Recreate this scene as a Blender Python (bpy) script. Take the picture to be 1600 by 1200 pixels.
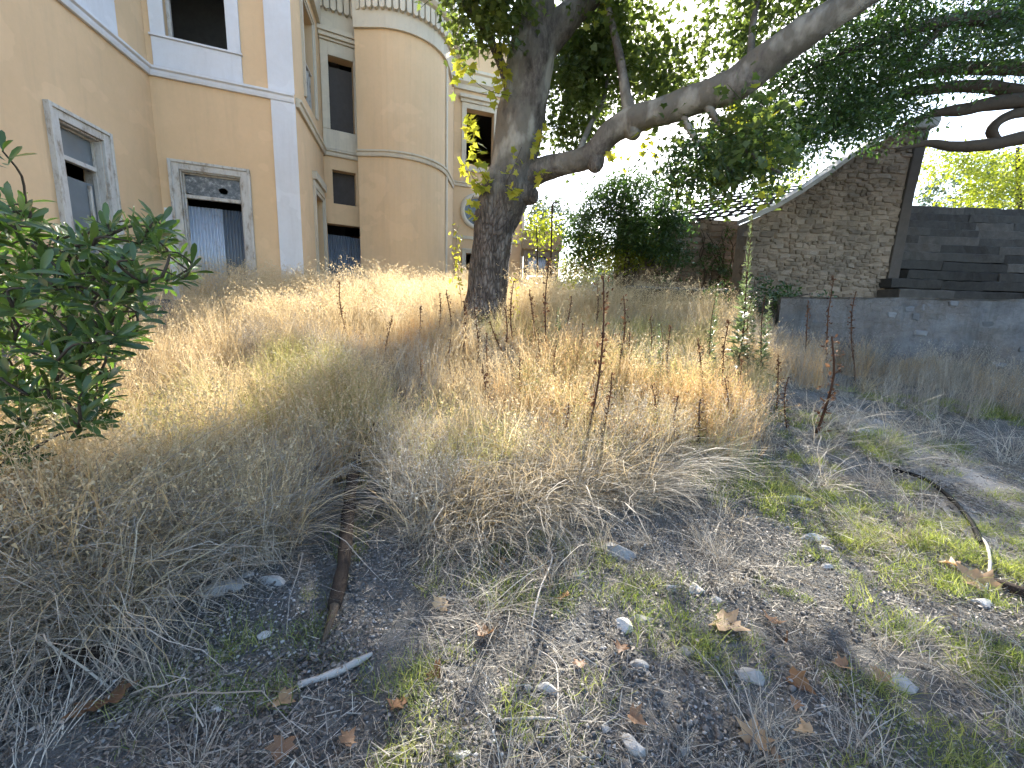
import bpy, bmesh, math, random
import numpy as np
from mathutils import Vector, Matrix, Euler, noise

for o in list(bpy.data.objects): bpy.data.objects.remove(o)
SC = bpy.context.scene
COL = SC.collection
rnd = random.Random(7)
RG = np.random.default_rng(11)
R = math.radians

# ------------------------------------------------------------------ camera
EYE = np.array([0.0, 0.0, 1.55])
PITCH, ROLL, FPX = math.atan(.172), .033, 640.0
_f = np.array([0, math.cos(PITCH), -math.sin(PITCH)]); _u = np.array([0, math.sin(PITCH), math.cos(PITCH)]); _r = np.array([1., 0, 0])
UPV = _u*math.cos(ROLL)-_r*math.sin(ROLL); RTV = _r*math.cos(ROLL)+_u*math.sin(ROLL)
cd = bpy.data.cameras.new('camera'); cam = bpy.data.objects.new('camera', cd); COL.objects.link(cam)
cd.sensor_width = 36; cd.lens = 36*FPX/1600; cd.clip_start = .05; cd.clip_end = 3000
cam.matrix_world = Matrix(((RTV[0], UPV[0], -_f[0], EYE[0]), (RTV[1], UPV[1], -_f[1], EYE[1]), (RTV[2], UPV[2], -_f[2], EYE[2]), (0, 0, 0, 1)))
SC.camera = cam

# ------------------------------------------------------------------ sky, sun, exposure
SUN_AZ, SUN_EL = 17.5, 32.0      # azimuth clockwise from the view direction (+Y)
w = bpy.data.worlds.new('World'); SC.world = w; w.use_nodes = True
nt = w.node_tree; nt.nodes.clear()
sky = nt.nodes.new('ShaderNodeTexSky'); sky.sky_type = 'NISHITA'; sky.sun_disc = False
sky.sun_elevation = R(SUN_EL); sky.sun_rotation = R(SUN_AZ); sky.air_density = 1.0; sky.dust_density = .7; sky.ozone_density = 1.0
bg = nt.nodes.new('ShaderNodeBackground'); bg.inputs[1].default_value = .15
wo = nt.nodes.new('ShaderNodeOutputWorld')
nt.links.new(sky.outputs[0], bg.inputs[0]); nt.links.new(bg.outputs[0], wo.inputs[0])
sl = bpy.data.lights.new('sun', 'SUN'); sl.energy = 5.0; sl.angle = R(.6); sl.color = (1, .93, .82)
so = bpy.data.objects.new('sun', sl); COL.objects.link(so)
sd = Vector((math.sin(R(SUN_AZ))*math.cos(R(SUN_EL)), math.cos(R(SUN_AZ))*math.cos(R(SUN_EL)), math.sin(R(SUN_EL))))
so.rotation_euler = sd.to_track_quat('Z', 'Y').to_euler(); so.location = (10, 20, 30)
vs = SC.view_settings; vs.view_transform = 'Standard'; vs.look = 'None'; vs.gamma = 1; vs.exposure = 2.0
SC.render.engine = 'CYCLES'
cy = SC.cycles; cy.max_bounces = 4; cy.diffuse_bounces = 2; cy.glossy_bounces = 2; cy.transmission_bounces = 4; cy.transparent_max_bounces = 6
cy.use_adaptive_sampling = True; cy.adaptive_threshold = .03; cy.adaptive_min_samples = 24; cy.use_denoising = True; cy.sample_clamp_indirect = 6

# ------------------------------------------------------------------ helpers
def ray(px, py): return _f+RTV*(px-800)/FPX+UPV*(600-py)/FPX
def at(px, py, Y):
    d = ray(px, py); return Vector(EYE+d*Y/d[1])
def sstep(a, b, x):
    t = min(1, max(0, (x-a)/(b-a))); return t*t*(3-2*t)
def ground(x, y):
    t = sstep(3.2, 5.6, x-(y-4)*.18)
    l = min(1.62, max(0, (y-2.4))*.2) if y < 11 else 1.62
    l = l*sstep(1.5, 6, y)
    l += .18*sstep(-1.2, -3.2, x)*sstep(6, 2, y)
    r = .75*sstep(4.2, 8.8, y)
    h = l*(1-t)+r*t
    if y < 14 and abs(x) < 16: h += .05*noise.noise((x*.8, y*.8, 3))+.018*noise.noise((x*3.1, y*3.1, 7))
    return h
def gnd(px, py):
    d = ray(px, py); t = .5
    while t < 60:
        p = EYE+d*t
        if p[2] < ground(p[0], p[1]): break
        t += .02
    p = EYE+d*t; return Vector((p[0], p[1], ground(p[0], p[1])))

WO = {}
def thing(name, label, cat, loc=(0, 0, 0), group=None):
    o = bpy.data.objects.new(name, None); COL.objects.link(o); o.empty_display_size = .2
    o.location = loc; WO[o] = Vector(loc); o['label'] = label; o['category'] = cat
    if group: o['group'] = group
    return o
def tag(o, label, cat, group=None):
    o['label'] = label; o['category'] = cat
    if group: o['group'] = group
    return o
def link(name, me, mat, parent=None, loc=(0, 0, 0)):
    o = bpy.data.objects.new(name, me); COL.objects.link(o)
    loc = Vector(loc); WO[o] = loc
    if parent: o.parent = parent; o.location = loc-WO[parent]
    else: o.location = loc
    if mat and not me.materials: me.materials.append(mat)
    return o
class MB:
    def __init__(s): s.v = []; s.f = []
    def quad(s, a, b, c, d): n = len(s.v); s.v += [tuple(a), tuple(b), tuple(c), tuple(d)]; s.f.append((n, n+1, n+2, n+3)); return s
    def box(s, x0, x1, y0, y1, z0, z1, M=None):
        n = len(s.v); vs_ = [(x0, y0, z0), (x1, y0, z0), (x1, y1, z0), (x0, y1, z0), (x0, y0, z1), (x1, y0, z1), (x1, y1, z1), (x0, y1, z1)]
        if M: vs_ = [tuple(M @ Vector(q)) for q in vs_]
        s.v += vs_; s.f += [tuple(n+i for i in q) for q in ((3, 2, 1, 0), (4, 5, 6, 7), (0, 1, 5, 4), (1, 2, 6, 5), (2, 3, 7, 6), (3, 0, 4, 7))]; return s
    def tube(s, pts, rad, seg=10, amp=0., freq=2., caps=True, sub=0, seed=0):
        P = [Vector(p) for p in pts]; rr = list(rad) if hasattr(rad, '__len__') else [rad]*len(P)
        if sub:
            Q, q2 = [], []
            for i in range(len(P)-1):
                p0, p1, p2, p3 = P[max(i-1, 0)], P[i], P[i+1], P[min(i+2, len(P)-1)]
                for k in range(sub):
                    t = k/sub
                    Q.append(.5*((2*p1)+(p2-p0)*t+(2*p0-5*p1+4*p2-p3)*t*t+(3*p1-p0-3*p2+p3)*t**3)); q2.append(rr[i]*(1-t)+rr[i+1]*t)
            P = Q+[P[-1]]; rr = q2+[rr[-1]]
        n0 = len(s.v); T = (P[1]-P[0]).normalized(); N = T.orthogonal().normalized()
        for i, p in enumerate(P):
            t2 = (P[min(i+1, len(P)-1)]-P[max(i-1, 0)]).normalized()
            N = (N-t2*N.dot(t2)).normalized(); Bn = t2.cross(N)
            for k in range(seg):
                a = 2*math.pi*k/seg; dv = N*math.cos(a)+Bn*math.sin(a); r_ = rr[i]
                if amp:
                    q = p*freq+dv*(r_*freq*1.2)+Vector((seed, 0, 0)); r_ *= 1+amp*noise.noise(q)+amp*.5*noise.noise(q*2.7)
                s.v.append(tuple(p+dv*r_))
        for i in range(len(P)-1):
            for k in range(seg):
                a = n0+i*seg+k; b = n0+i*seg+(k+1) % seg; s.f.append((a, b, b+seg, a+seg))
        if caps: s.f.append(tuple(n0+k for k in range(seg))[::-1]); e = n0+(len(P)-1)*seg; s.f.append(tuple(e+k for k in range(seg)))
        return s
    def mesh(s, name, smooth=False):
        me = bpy.data.meshes.new(name); me.from_pydata(s.v, [], s.f); me.update()
        if smooth: me.polygons.foreach_set('use_smooth', [True]*len(me.polygons))
        return me
    def build(s, name, mat, parent=None, loc=(0, 0, 0), smooth=False, bevel=0):
        L = Vector(loc)
        me = s.mesh(name, smooth)
        if L.length: me.transform(Matrix.Translation(-L))
        o = link(name, me, mat, parent, loc)
        if bevel:
            m = o.modifiers.new('bevel', 'BEVEL'); m.width = bevel; m.segments = 2; m.limit_method = 'ANGLE'
        return o

# ------------------------------------------------------------------ materials
MATS = {}
class NT:
    def __init__(s, name):
        s.m = bpy.data.materials.new(name); s.m.use_nodes = True; s.t = s.m.node_tree; s.t.nodes.clear()
        s.out = s.n('ShaderNodeOutputMaterial')
    def n(s, typ, **kw):
        q = s.t.nodes.new(typ)
        for k, v in kw.items():
            if isinstance(k, str) and hasattr(q, k): setattr(q, k, v)
        return q
    def l(s, a, b): s.t.links.new(a, b)
    def co(s, scale=(1, 1, 1)):
        c = s.n('ShaderNodeTexCoord'); mp = s.n('ShaderNodeMapping'); mp.inputs['Scale'].default_value = scale
        g = s.n('ShaderNodeNewGeometry'); s.l(g.outputs['Position'], mp.inputs[0]); return mp.outputs[0]
    def noise(s, scale, detail=5, rough=.6, vec=None):
        q = s.n('ShaderNodeTexNoise'); q.inputs['Scale'].default_value = scale; q.inputs['Detail'].default_value = detail; q.inputs['Roughness'].default_value = rough
        s.l(vec or s.co(), q.inputs['Vector']); return q.outputs[0]
    def vor(s, scale, vec=None, feature='F1'):
        q = s.n('ShaderNodeTexVoronoi'); q.feature = feature; q.inputs['Scale'].default_value = scale
        s.l(vec or s.co(), q.inputs['Vector']); return q
    def ramp(s, fac, stops):
        q = s.n('ShaderNodeValToRGB'); e = q.color_ramp.elements
        while len(e) > 1: e.remove(e[-1])
        for i, (p, c) in enumerate(stops):
            x = e[0] if i == 0 else e.new(p)
            x.position = p; x.color = (*c, 1) if len(c) == 3 else c
        s.l(fac, q.inputs[0]); return q.outputs[0]
    def mix(s, f, a, b, typ='MIX'):
        q = s.n('ShaderNodeMix'); q.data_type = 'RGBA'; q.blend_type = typ
        for sock, v in ((q.inputs[0], f), (q.inputs[6], a), (q.inputs[7], b)):
            if isinstance(v, (int, float)): sock.default_value = v
            elif isinstance(v, tuple): sock.default_value = (*v, 1)
            else: s.l(v, sock)
        return q.outputs[2]
    def math(s, op, a, b=0):
        q = s.n('ShaderNodeMath'); q.operation = op
        for sock, v in ((q.inputs[0], a), (q.inputs[1], b)):
            if isinstance(v, (int, float)): sock.default_value = v
            else: s.l(v, sock)
        return q.outputs[0]
    def bump(s, h, st=.4, dist=.02):
        q = s.n('ShaderNodeBump'); q.inputs['Strength'].default_value = st; q.inputs['Distance'].default_value = dist; s.l(h, q.inputs['Height']); return q.outputs[0]
    def pbr(s, col, rough=.8, spec=.3, metal=0, nrm=None):
        b = s.n('ShaderNodeBsdfPrincipled')
        if isinstance(col, tuple): b.inputs['Base Color'].default_value = (*col, 1)
        else: s.l(col, b.inputs['Base Color'])
        if isinstance(rough, (int, float)): b.inputs['Roughness'].default_value = rough
        else: s.l(rough, b.inputs['Roughness'])
        b.inputs['Specular IOR Level'].default_value = spec; b.inputs['Metallic'].default_value = metal
        if nrm: s.l(nrm, b.inputs['Normal'])
        return b.outputs[0]
    def done(s, sh): s.l(sh, s.out.inputs[0]); return s.m

def m_plaster(name, c1, c2, stain, st=.28):
    t = NT(name); a = t.noise(.55, 6, .65); b = t.noise(9, 6, .7); streak = t.noise(1, 6, .7, t.co((3.2, 3.2, .32)))
    c = t.mix(t.ramp(a, [(.35, (0, 0, 0)), (.68, (1, 1, 1))]), c1, c2)
    c = t.mix(t.math('MULTIPLY', t.ramp(streak, [(.5, (0, 0, 0)), (.75, (1, 1, 1))]), st), c, stain)
    c = t.mix(t.math('MULTIPLY', t.ramp(b, [(.4, (0, 0, 0)), (.8, (1, 1, 1))]), .14), c, stain)
    patch = t.ramp(t.noise(.9, 3, .45, t.co((1, 1, 1.3))), [(.60, (0, 0, 0)), (.615, (1, 1, 1))])
    c = t.mix(t.math('MULTIPLY', patch, .22), c, tuple(min(1, v*1.18) for v in c1))
    return t.done(t.pbr(c, .92, .15, nrm=t.bump(t.noise(38, 6, .7), .25, .008)))
M_YEL = m_plaster('yellow_plaster', (.75, .505, .29), (.69, .46, .26), (.46, .33, .21))
M_WHT = m_plaster('white_trim', (.72, .70, .70), (.66, .63, .62), (.45, .40, .36))
M_CRM = m_plaster('cream_trim', (.66, .56, .42), (.58, .48, .36), (.36, .30, .24), .5)
def m_peel():
    t = NT('peeling_paint'); n1 = t.noise(7, 8, .75, t.co((1, 1, .35))); n2 = t.noise(30, 5, .6)
    c = t.ramp(n1, [(.33, (.22, .16, .11)), (.42, (.42, .36, .30)), (.5, (.58, .53, .47)), (.7, (.64, .60, .55))])
    c = t.mix(t.math('MULTIPLY', n2, .3), c, (.3, .25, .2))
    return t.done(t.pbr(c, .85, .2, nrm=t.bump(n1, .6, .01)))
M_PEEL = m_peel()
def m_tin(name, c1, c2):
    t = NT(name); n = t.noise(2.5, 6, .7, t.co((1, 1, .5))); c = t.mix(n, c1, c2)
    c = t.mix(t.math('MULTIPLY', t.ramp(t.noise(5, 7, .75), [(.55, (0, 0, 0)), (.75, (1, 1, 1))]), .5), c, (.22, .17, .13))
    return t.done(t.pbr(c, .48, .5, .55))
M_TIN = m_tin('skylit_corrugated_sheet', (.62, .65, .70), (.50, .53, .57)); M_TIN2 = m_tin('grey_corrugated_sheet', (.24, .26, .29), (.18, .20, .22))  # first tin is paler: sky reflection on the left window sheet, put into its colour
def m_dustyglass():
    t = NT('dusty_glass'); n = t.noise(9, 8, .75); z = t.ramp(n, [(.42, (.03, .035, .04)), (.55, (.12, .12, .12)), (.68, (.42, .40, .40))])
    return t.done(t.pbr(z, .35, .5))
M_GLASS = m_dustyglass()
def m_glass2():
    t = NT('grey_glass'); n = t.noise(2, 5, .6)
    return t.done(t.pbr(t.mix(n, (.10, .115, .125), (.20, .22, .23)), .3, .5))
M_PANE = m_glass2()
def m_plain(name, c, rough=.8, spec=.3, var=.25, sc=6, metal=0, bump=.2):
    t = NT(name); n = t.noise(sc, 6, .7)
    c2 = tuple(v*(1-var*2) for v in c)
    return t.done(t.pbr(t.mix(n, c, c2), rough, spec, metal, t.bump(t.noise(sc*5, 5, .7), bump, .01)))
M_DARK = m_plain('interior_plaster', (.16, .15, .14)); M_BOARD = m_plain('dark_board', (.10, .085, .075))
M_HOSE = m_plain('black_hose', (.010, .010, .011), .75, .12)
M_RUST = m_plain('rusty_iron', (.10, .055, .035), .8, .3)
M_ROOFWOOD = m_plain('dark_batten', (.035, .028, .022))
def m_bark():
    t = NT('plane_bark'); v = t.co((1, 1, .45)); n = t.noise(6, 8, .75, v); big = t.noise(1.5, 4, .6, t.co((1, 1, .6)))
    c = t.ramp(n, [(.34, (.04, .034, .03)), (.5, (.125, .105, .092)), (.66, (.235, .205, .18))])
    pale = t.ramp(t.noise(2.3, 4, .5, t.co((1.4, 1.4, .8))), [(.5, (.17, .15, .125)), (.62, (.34, .31, .265))])
    g = t.n('ShaderNodeNewGeometry'); sx = t.n('ShaderNodeSeparateXYZ'); t.l(g.outputs['Position'], sx.inputs[0])
    mr = t.n('ShaderNodeMapRange'); mr.inputs[1].default_value = 3.2; mr.inputs[2].default_value = 4.6; t.l(sx.outputs[2], mr.inputs[0])
    f = t.math('MULTIPLY', mr.outputs[0], t.ramp(big, [(.42, (0, 0, 0)), (.54, (1, 1, 1))]))
    dn = t.n('ShaderNodeTexNoise'); dn.inputs['Scale'].default_value = 5; dv = t.co((1, 1, .3)); t.l(dv, dn.inputs['Vector']); cv = t.mix(.16, dv, dn.outputs['Color'], 'ADD')
    cr = t.vor(15, cv, 'DISTANCE_TO_EDGE'); crk = t.ramp(cr.outputs[0], [(0, (0, 0, 0)), (.16, (1, 1, 1))])
    low = t.math('SUBTRACT', 1, mr.outputs[0]); crf = t.math('MULTIPLY', t.math('SUBTRACT', 1, crk), t.math('ADD', t.math('MULTIPLY', low, .6), .06))
    c = t.mix(crf, c, (.03, .022, .018))
    c = t.mix(f, c, pale)
    h = t.math('ADD', t.math('MULTIPLY', crf, -.8), n)
    return t.done(t.pbr(c, .9, .2, nrm=t.bump(h, .9, .05)))
M_BARK = m_bark()
M_BARK2 = m_plain('dark_bark', (.10, .075, .055), .9, .2, .3, 12, bump=.7)
def m_leaf(name, c1, c2, trans, mixf=.45, gloss=.35, rough=.4):
    """intrinsic colour by leaf (tint) and by spray (instance random); thin leaf that lets light through"""
    t = NT(name); a = t.n('ShaderNodeAttribute'); a.attribute_name = 'tint'; oi = t.n('ShaderNodeObjectInfo')
    f = t.math('ADD', t.math('MULTIPLY', a.outputs['Fac'], .65), t.math('MULTIPLY', oi.outputs['Random'], .35))
    c = t.mix(f, c1, c2); b = t.pbr(c, rough, gloss)
    tr = t.n('ShaderNodeBsdfTranslucent'); t.l(t.mix(1, c, trans, 'MULTIPLY'), tr.inputs[0])
    mx = t.n('ShaderNodeMixShader'); mx.inputs[0].default_value = mixf; t.l(b, mx.inputs[1]); t.l(tr.outputs[0], mx.inputs[2])
    return t.done(mx.outputs[0])
M_PLANE = m_leaf('plane_leaf', (.045, .07, .026), (.115, .145, .045), (2.3, 2.35, 1.3), .48)
M_SHOOT = m_leaf('shoot_leaf', (.20, .24, .04), (.46, .42, .07), (1.7, 1.7, .9), .55)
M_EVER = m_leaf('evergreen_leaf', (.028, .055, .018), (.06, .10, .03), (1.7, 2.0, .9), .3, .5, .35)
M_BUSH = m_leaf('bush_leaf', (.028, .058, .024), (.085, .135, .045), (2.2, 2.5, .8), .34, .5, .3)
M_FAR = m_leaf('bright_far_leaf', (.13, .17, .025), (.26, .27, .05), (2, 2, .8), .5)
M_FARBLUE = m_leaf('greygreen_far_leaf', (.07, .10, .06), (.12, .15, .09), (1.4, 1.5, 1.2), .3)  # distance haze is mixed into this grey-green leaf colour
M_WEED = m_leaf('weed_leaf', (.085, .115, .06), (.17, .20, .115), (1.5, 1.6, 1.1), .35)
def m_straw(name, stops, mixf=.46, trans=(1.2, 1.1, .92), spec=.35):
    t = NT(name); a = t.n('ShaderNodeAttribute'); a.attribute_name = 'tint'; oi = t.n('ShaderNodeObjectInfo')
    f = t.math('ADD', t.math('MULTIPLY', a.outputs['Fac'], .7), t.math('MULTIPLY', oi.outputs['Random'], .3))
    c = t.ramp(f, stops); b = t.pbr(c, .55 if spec > .1 else .9, spec)
    tr = t.n('ShaderNodeBsdfTranslucent'); t.l(t.mix(1, c, trans, 'MULTIPLY'), tr.inputs[0])
    mx = t.n('ShaderNodeMixShader'); mx.inputs[0].default_value = mixf; t.l(b, mx.inputs[1]); t.l(tr.outputs[0], mx.inputs[2])
    return t.done(mx.outputs[0])
M_STRAW = m_straw('dry_straw', [(0, (.23, .175, .105)), (.3, (.42, .33, .19)), (.65, (.58, .48, .31)), (1, (.74, .65, .48))])
M_RUDDY = m_straw('ruddy_straw', [(0, (.26, .15, .08)), (.4, (.50, .33, .17)), (1, (.72, .56, .32))])
M_OLIVE = m_straw('olive_grass', [(0, (.17, .18, .06)), (.45, (.33, .34, .12)), (1, (.60, .57, .27))])
M_GREY = m_straw('grey_straw', [(0, (.085, .075, .065)), (.4, (.29, .262, .22)), (.75, (.50, .462, .395)), (1, (.76, .71, .61))], .3)
M_GREEN = m_straw('green_grass', [(0, (.07, .095, .03)), (.5, (.155, .20, .065)), (1, (.42, .40, .19))], .45, (1.5, 1.6, .7))
M_STALK = m_straw('dry_brown_stalk', [(0, (.045, .026, .019)), (.5, (.115, .06, .038)), (1, (.25, .14, .08))], .2, spec=.04)
M_DEAD = m_straw('dead_leaf', [(0, (.15, .075, .04)), (.5, (.30, .175, .095)), (1, (.50, .35, .20))], .3)
M_CRUMB = m_straw('grey_leaf_crumbs', [(0, (.05, .042, .036)), (.5, (.14, .12, .10)), (1, (.36, .32, .27))], .15)
def m_ground():
    t = NT('dry_soil'); n = t.noise(1.6, 8, .7); f = t.noise(24, 8, .75); g = t.vor(55); 
    c = t.ramp(n, [(.3, (.10, .103, .101)), (.5, (.165, .168, .163)), (.7, (.26, .262, .255))])
    c = t.mix(t.math('MULTIPLY', f, .55), c, (.085, .072, .058))
    peb = t.ramp(g.outputs['Distance'], [(.12, (1, 1, 1)), (.3, (0, 0, 0))])
    sel = t.ramp(t.noise(14, 3, .5), [(.52, (0, 0, 0)), (.6, (1, 1, 1))])
    c = t.mix(t.math('MULTIPLY', t.math('MULTIPLY', peb, sel), .7), c, (.44, .42, .40))
    h = t.math('ADD', f, t.math('MULTIPLY', peb, .5))
    return t.done(t.pbr(c, .95, .1, nrm=t.bump(h, 1.0, .04)))
M_SOIL = m_ground()
def m_stone(name, stops, sc=5, bump=.6):
    t = NT(name); oi = t.n('ShaderNodeObjectInfo'); n = t.noise(sc, 8, .75); f = t.math('ADD', t.math('MULTIPLY', n, .6), t.math('MULTIPLY', oi.outputs['Random'], .4))
    c = t.ramp(f, stops); c = t.mix(t.math('MULTIPLY', t.ramp(t.noise(28, 6, .8), [(.5, (0, 0, 0)), (.8, (1, 1, 1))]), .4), c, (.07, .065, .06))
    c = t.mix(t.math('MULTIPLY', t.ramp(t.noise(.9, 7, .7), [(.45, (0, 0, 0)), (.62, (1, 1, 1))]), .45), c, (.06, .06, .055))
    return t.done(t.pbr(c, .93, .15, nrm=t.bump(t.noise(sc*6, 8, .75), bump, .02)))
M_RUBBLE = m_stone('rubble_stone', [(.2, (.14, .105, .075)), (.45, (.225, .172, .125)), (.65, (.30, .235, .175)), (.85, (.27, .24, .21))])
M_MORTAR = m_stone('old_mortar', [(.25, (.17, .125, .09)), (.7, (.30, .235, .175))], 7)
M_STEP = m_stone('shaded_step_stone', [(.2, (.024, .022, .02)), (.45, (.05, .045, .04)), (.65, (.085, .075, .066)), (.85, (.14, .125, .108))])  # canopy shade on the steps is put into this darkened colour
M_CONC = m_stone('grey_render', [(.2, (.085, .09, .095)), (.5, (.15, .155, .165)), (.85, (.24, .245, .25))], 2.2)
def m_retain():
    t = NT('weathered_render'); n = t.noise(2.0, 9, .78); v = t.vor(6.5, t.mix(.12, t.co(), t.noise(4, 3, .6), 'ADD'), 'DISTANCE_TO_EDGE'); lost = t.ramp(t.noise(1.1, 5, .6), [(.46, (0, 0, 0)), (.54, (1, 1, 1))])
    c = t.ramp(n, [(.3, (.085, .087, .09)), (.45, (.135, .137, .143)), (.6, (.19, .192, .196)), (.75, (.28, .28, .28))])
    j = t.math('MULTIPLY', t.math('MULTIPLY', t.ramp(v.outputs[0], [(.0, (1, 1, 1)), (.09, (0, 0, 0))]), lost), .18)
    c = t.mix(t.math('MULTIPLY', j, .8), c, (.045, .042, .04)); c = t.mix(t.math('MULTIPLY', lost, .35), c, (.17, .14, .115))
    c = t.mix(t.math('MULTIPLY', t.ramp(t.noise(1, 6, .7, t.co((4, 4, .5))), [(.5, (0, 0, 0)), (.7, (1, 1, 1))]), .55), c, (.055, .058, .05))
    return t.done(t.pbr(c, .95, .1, nrm=t.bump(t.math('SUBTRACT', n, t.math('MULTIPLY', j, .4)), .9, .08)))
M_RETAIN = m_retain()
M_PIER = m_stone('pier_render', [(.2, (.04, .034, .028)), (.5, (.075, .063, .053)), (.85, (.12, .10, .085))], 4)
M_COPE = m_stone('pale_coping', [(.2, (.26, .25, .235)), (.7, (.48, .46, .43))], 3)
M_SLAB = m_stone('worn_path', [(.25, (.15, .14, .13)), (.5, (.25, .24, .225)), (.8, (.36, .345, .33))], 6)
M_WSTONE = m_stone('white_stone', [(.2, (.30, .29, .275)), (.7, (.56, .55, .53))], 9, .5)
M_GSTONE = m_stone('grey_stone', [(.2, (.22, .22, .215)), (.7, (.40, .39, .37))], 9, .5)
M_CLOD = m_stone('soil_clod', [(.2, (.10, .095, .09)), (.7, (.21, .20, .19))], 9, .7)
M_LOG = m_plain('dark_dead_wood', (.05, .036, .028), .9, .2, .35, 16, bump=.9)
M_PALEWOOD = m_plain('bleached_wood', (.50, .46, .41), .85, .2, .2, 16, bump=.6)
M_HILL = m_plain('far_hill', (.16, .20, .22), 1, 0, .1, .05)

# ------------------------------------------------------------------ ground, terrace, path
def coords(a, b, step, far, n):
    c = list(np.arange(a, b+1e-6, step)); k = np.geomspace(step*2, far, n)
    return [a-x for x in k[::-1]]+c+[b+x for x in k]
xs = coords(-7, 9, .1, 500, 26); ys = coords(-1, 14, .1, 500, 26)
V = [(x, y, ground(x, y)) for y in ys for x in xs]; nx = len(xs)
Fc = [(j*nx+i, j*nx+i+1, (j+1)*nx+i+1, (j+1)*nx+i) for j in range(len(ys)-1) for i in range(nx-1)]
me = bpy.data.meshes.new('ground'); me.from_pydata(V, [], Fc); me.polygons.foreach_set('use_smooth', [True]*len(me.polygons))
g_ = link('ground', me, M_SOIL); g_['kind'] = 'structure'

def prism(poly, z0, z1):
    m = MB(); n = len(poly)
    m.v = [(x, y, z0) for x, y in poly]+[(x, y, z1) for x, y in poly]
    m.f = [tuple(range(n))[::-1], tuple(range(n, 2*n))]+[(i, (i+1) % n, n+(i+1) % n, n+i) for i in range(n)]
    return m
o = prism([(5.9, 9.15), (9.1, 7.75), (22, 2.6), (30, 8), (28, 30), (5.3, 30), (5.3, 11.35)], -.3, 2.0).build('terrace', M_SOIL); o['kind'] = 'structure'
# worn path: an uneven slab lying on the soil, right of the grass
pl = [gnd(1300, 652), gnd(1345, 700), gnd(1400, 745), gnd(1470, 800), gnd(1540, 880), gnd(1700, 950), gnd(1790, 900), gnd(1640, 790), gnd(1560, 735), gnd(1460, 690), gnd(1380, 660), gnd(1330, 648)]
bm = bmesh.new(); vv = [bm.verts.new((p.x, p.y, 0)) for p in pl]; bm.faces.new(vv); bmesh.ops.triangulate(bm, faces=bm.faces)
bmesh.ops.subdivide_edges(bm, edges=bm.edges, cuts=5, use_grid_fill=True)
for q in bm.verts:
    k = Vector((noise.noise(q.co*2.3), noise.noise(q.co*2.3+Vector((9, 0, 0))), 0))*.1; q.co += k
    q.co.z = ground(q.co.x, q.co.y)+.012+.012*noise.noise(q.co*3)
me = bpy.data.meshes.new('path'); bm.to_mesh(me); bm.free(); o = link('path', me, M_SLAB); o['kind'] = 'structure'
# far hill on the right, distance haze put into its blue colour
m = MB(); H = []
for i in range(60):
    a = R(-20+i*2.2); d = 330; top = 36+22*noise.noise((i*.13, 1, 0))+20*sstep(10, 40, i)
    H.append((math.sin(a)*d, math.cos(a)*d, top))
for i in range(59):
    a, b = H[i], H[i+1]; m.quad((a[0]*.6, a[1]*.6, 0), (b[0]*.6, b[1]*.6, 0), b, a)
o = m.build('hills', M_HILL); o['kind'] = 'structure'

# ------------------------------------------------------------------ villa
def wall_mesh(p0, p1, z0, z1, ops, th=.38):
    """wall from p0 to p1 (outer face to the right of the run seen from above turned outward), with real openings and reveals"""
    p0 = Vector((*p0, 0)); p1 = Vector((*p1, 0)); d = p1-p0; L = d.length; d.normalize(); nin = Vector((-d.y, d.x, 0))
    us = sorted({0, L, *[q for o_ in ops for q in o_[:2]]}); zs = sorted({z0, z1, *[q for o_ in ops for q in o_[2:4]]})
    m = MB(); P = lambda u, z, k: p0+d*u+nin*k+Vector((0, 0, z))
    for i in range(len(us)-1):
        for j in range(len(zs)-1):
            uc, zc = (us[i]+us[i+1])/2, (zs[j]+zs[j+1])/2
            if any(o_[0] < uc < o_[1] and o_[2] < zc < o_[3] for o_ in ops): continue
            a, b, c_, e = us[i], us[i+1], zs[j], zs[j+1]
            m.quad(P(a, c_, 0), P(b, c_, 0), P(b, e, 0), P(a, e, 0)); m.quad(P(b, c_, th), P(a, c_, th), P(a, e, th), P(b, e, th))
    for a, b, c_, e in ops:
        m.quad(P(a, c_, 0), P(a, c_, th), P(b, c_, th), P(b, c_, 0)); m.quad(P(a, e, th), P(a, e, 0), P(b, e, 0), P(b, e, th))
        m.quad(P(a, c_, th), P(a, c_, 0), P(a, e, 0), P(a, e, th)); m.quad(P(b, c_, 0), P(b, c_, th), P(b, e, th), P(b, e, 0))
    m.quad(P(0, z1, 0), P(L, z1, 0), P(L, z1, th), P(0, z1, th))
    return m
class Face:
    """local frame of a facade: u along, z up, k outward"""
    def __init__(s, p0, p1):
        s.p = Vector((*p0, 0)); d = Vector((*p1, 0))-s.p; s.L = d.length; s.d = d.normalized(); s.n = Vector((s.d.y, -s.d.x, 0))
        s.M = Matrix(((s.d.x, -s.n.x, 0, s.p.x), (s.d.y, -s.n.y, 0, s.p.y), (0, 0, 1, 0), (0, 0, 0, 1)))
    def box(s, m, u0, u1, z0, z1, k0, k1): m.box(u0, u1, -k1, -k0, z0, z1, s.M); return m
def part(face, name, mat, parent, boxes, bevel=.008):
    m = MB()
    for b in boxes: face.box(m, *b)
    return m.build(name, mat, parent, bevel=bevel)
def corrugated(face, name, mat, parent, u0, u1, z0, z1, k, pitch=.076, amp=.03, lean=0.):
    n = int((u1-u0)/pitch*8); m = MB()
    for i in range(n+1):
        u = u0+(u1-u0)*i/n; dk = amp*math.sin(2*math.pi*(u-u0)/pitch)
        for z, kk in ((z0, k+lean), (z1, k)):
            q = face.M @ Vector((u, -(kk+dk), z)); m.v.append(tuple(q))
    m.f = [(2*i, 2*i+2, 2*i+3, 2*i+1) for i in range(n)]
    o = m.build(name, mat, parent, smooth=True); s_ = o.modifiers.new('thick', 'SOLIDIFY'); s_.thickness = .002; return o

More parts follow.
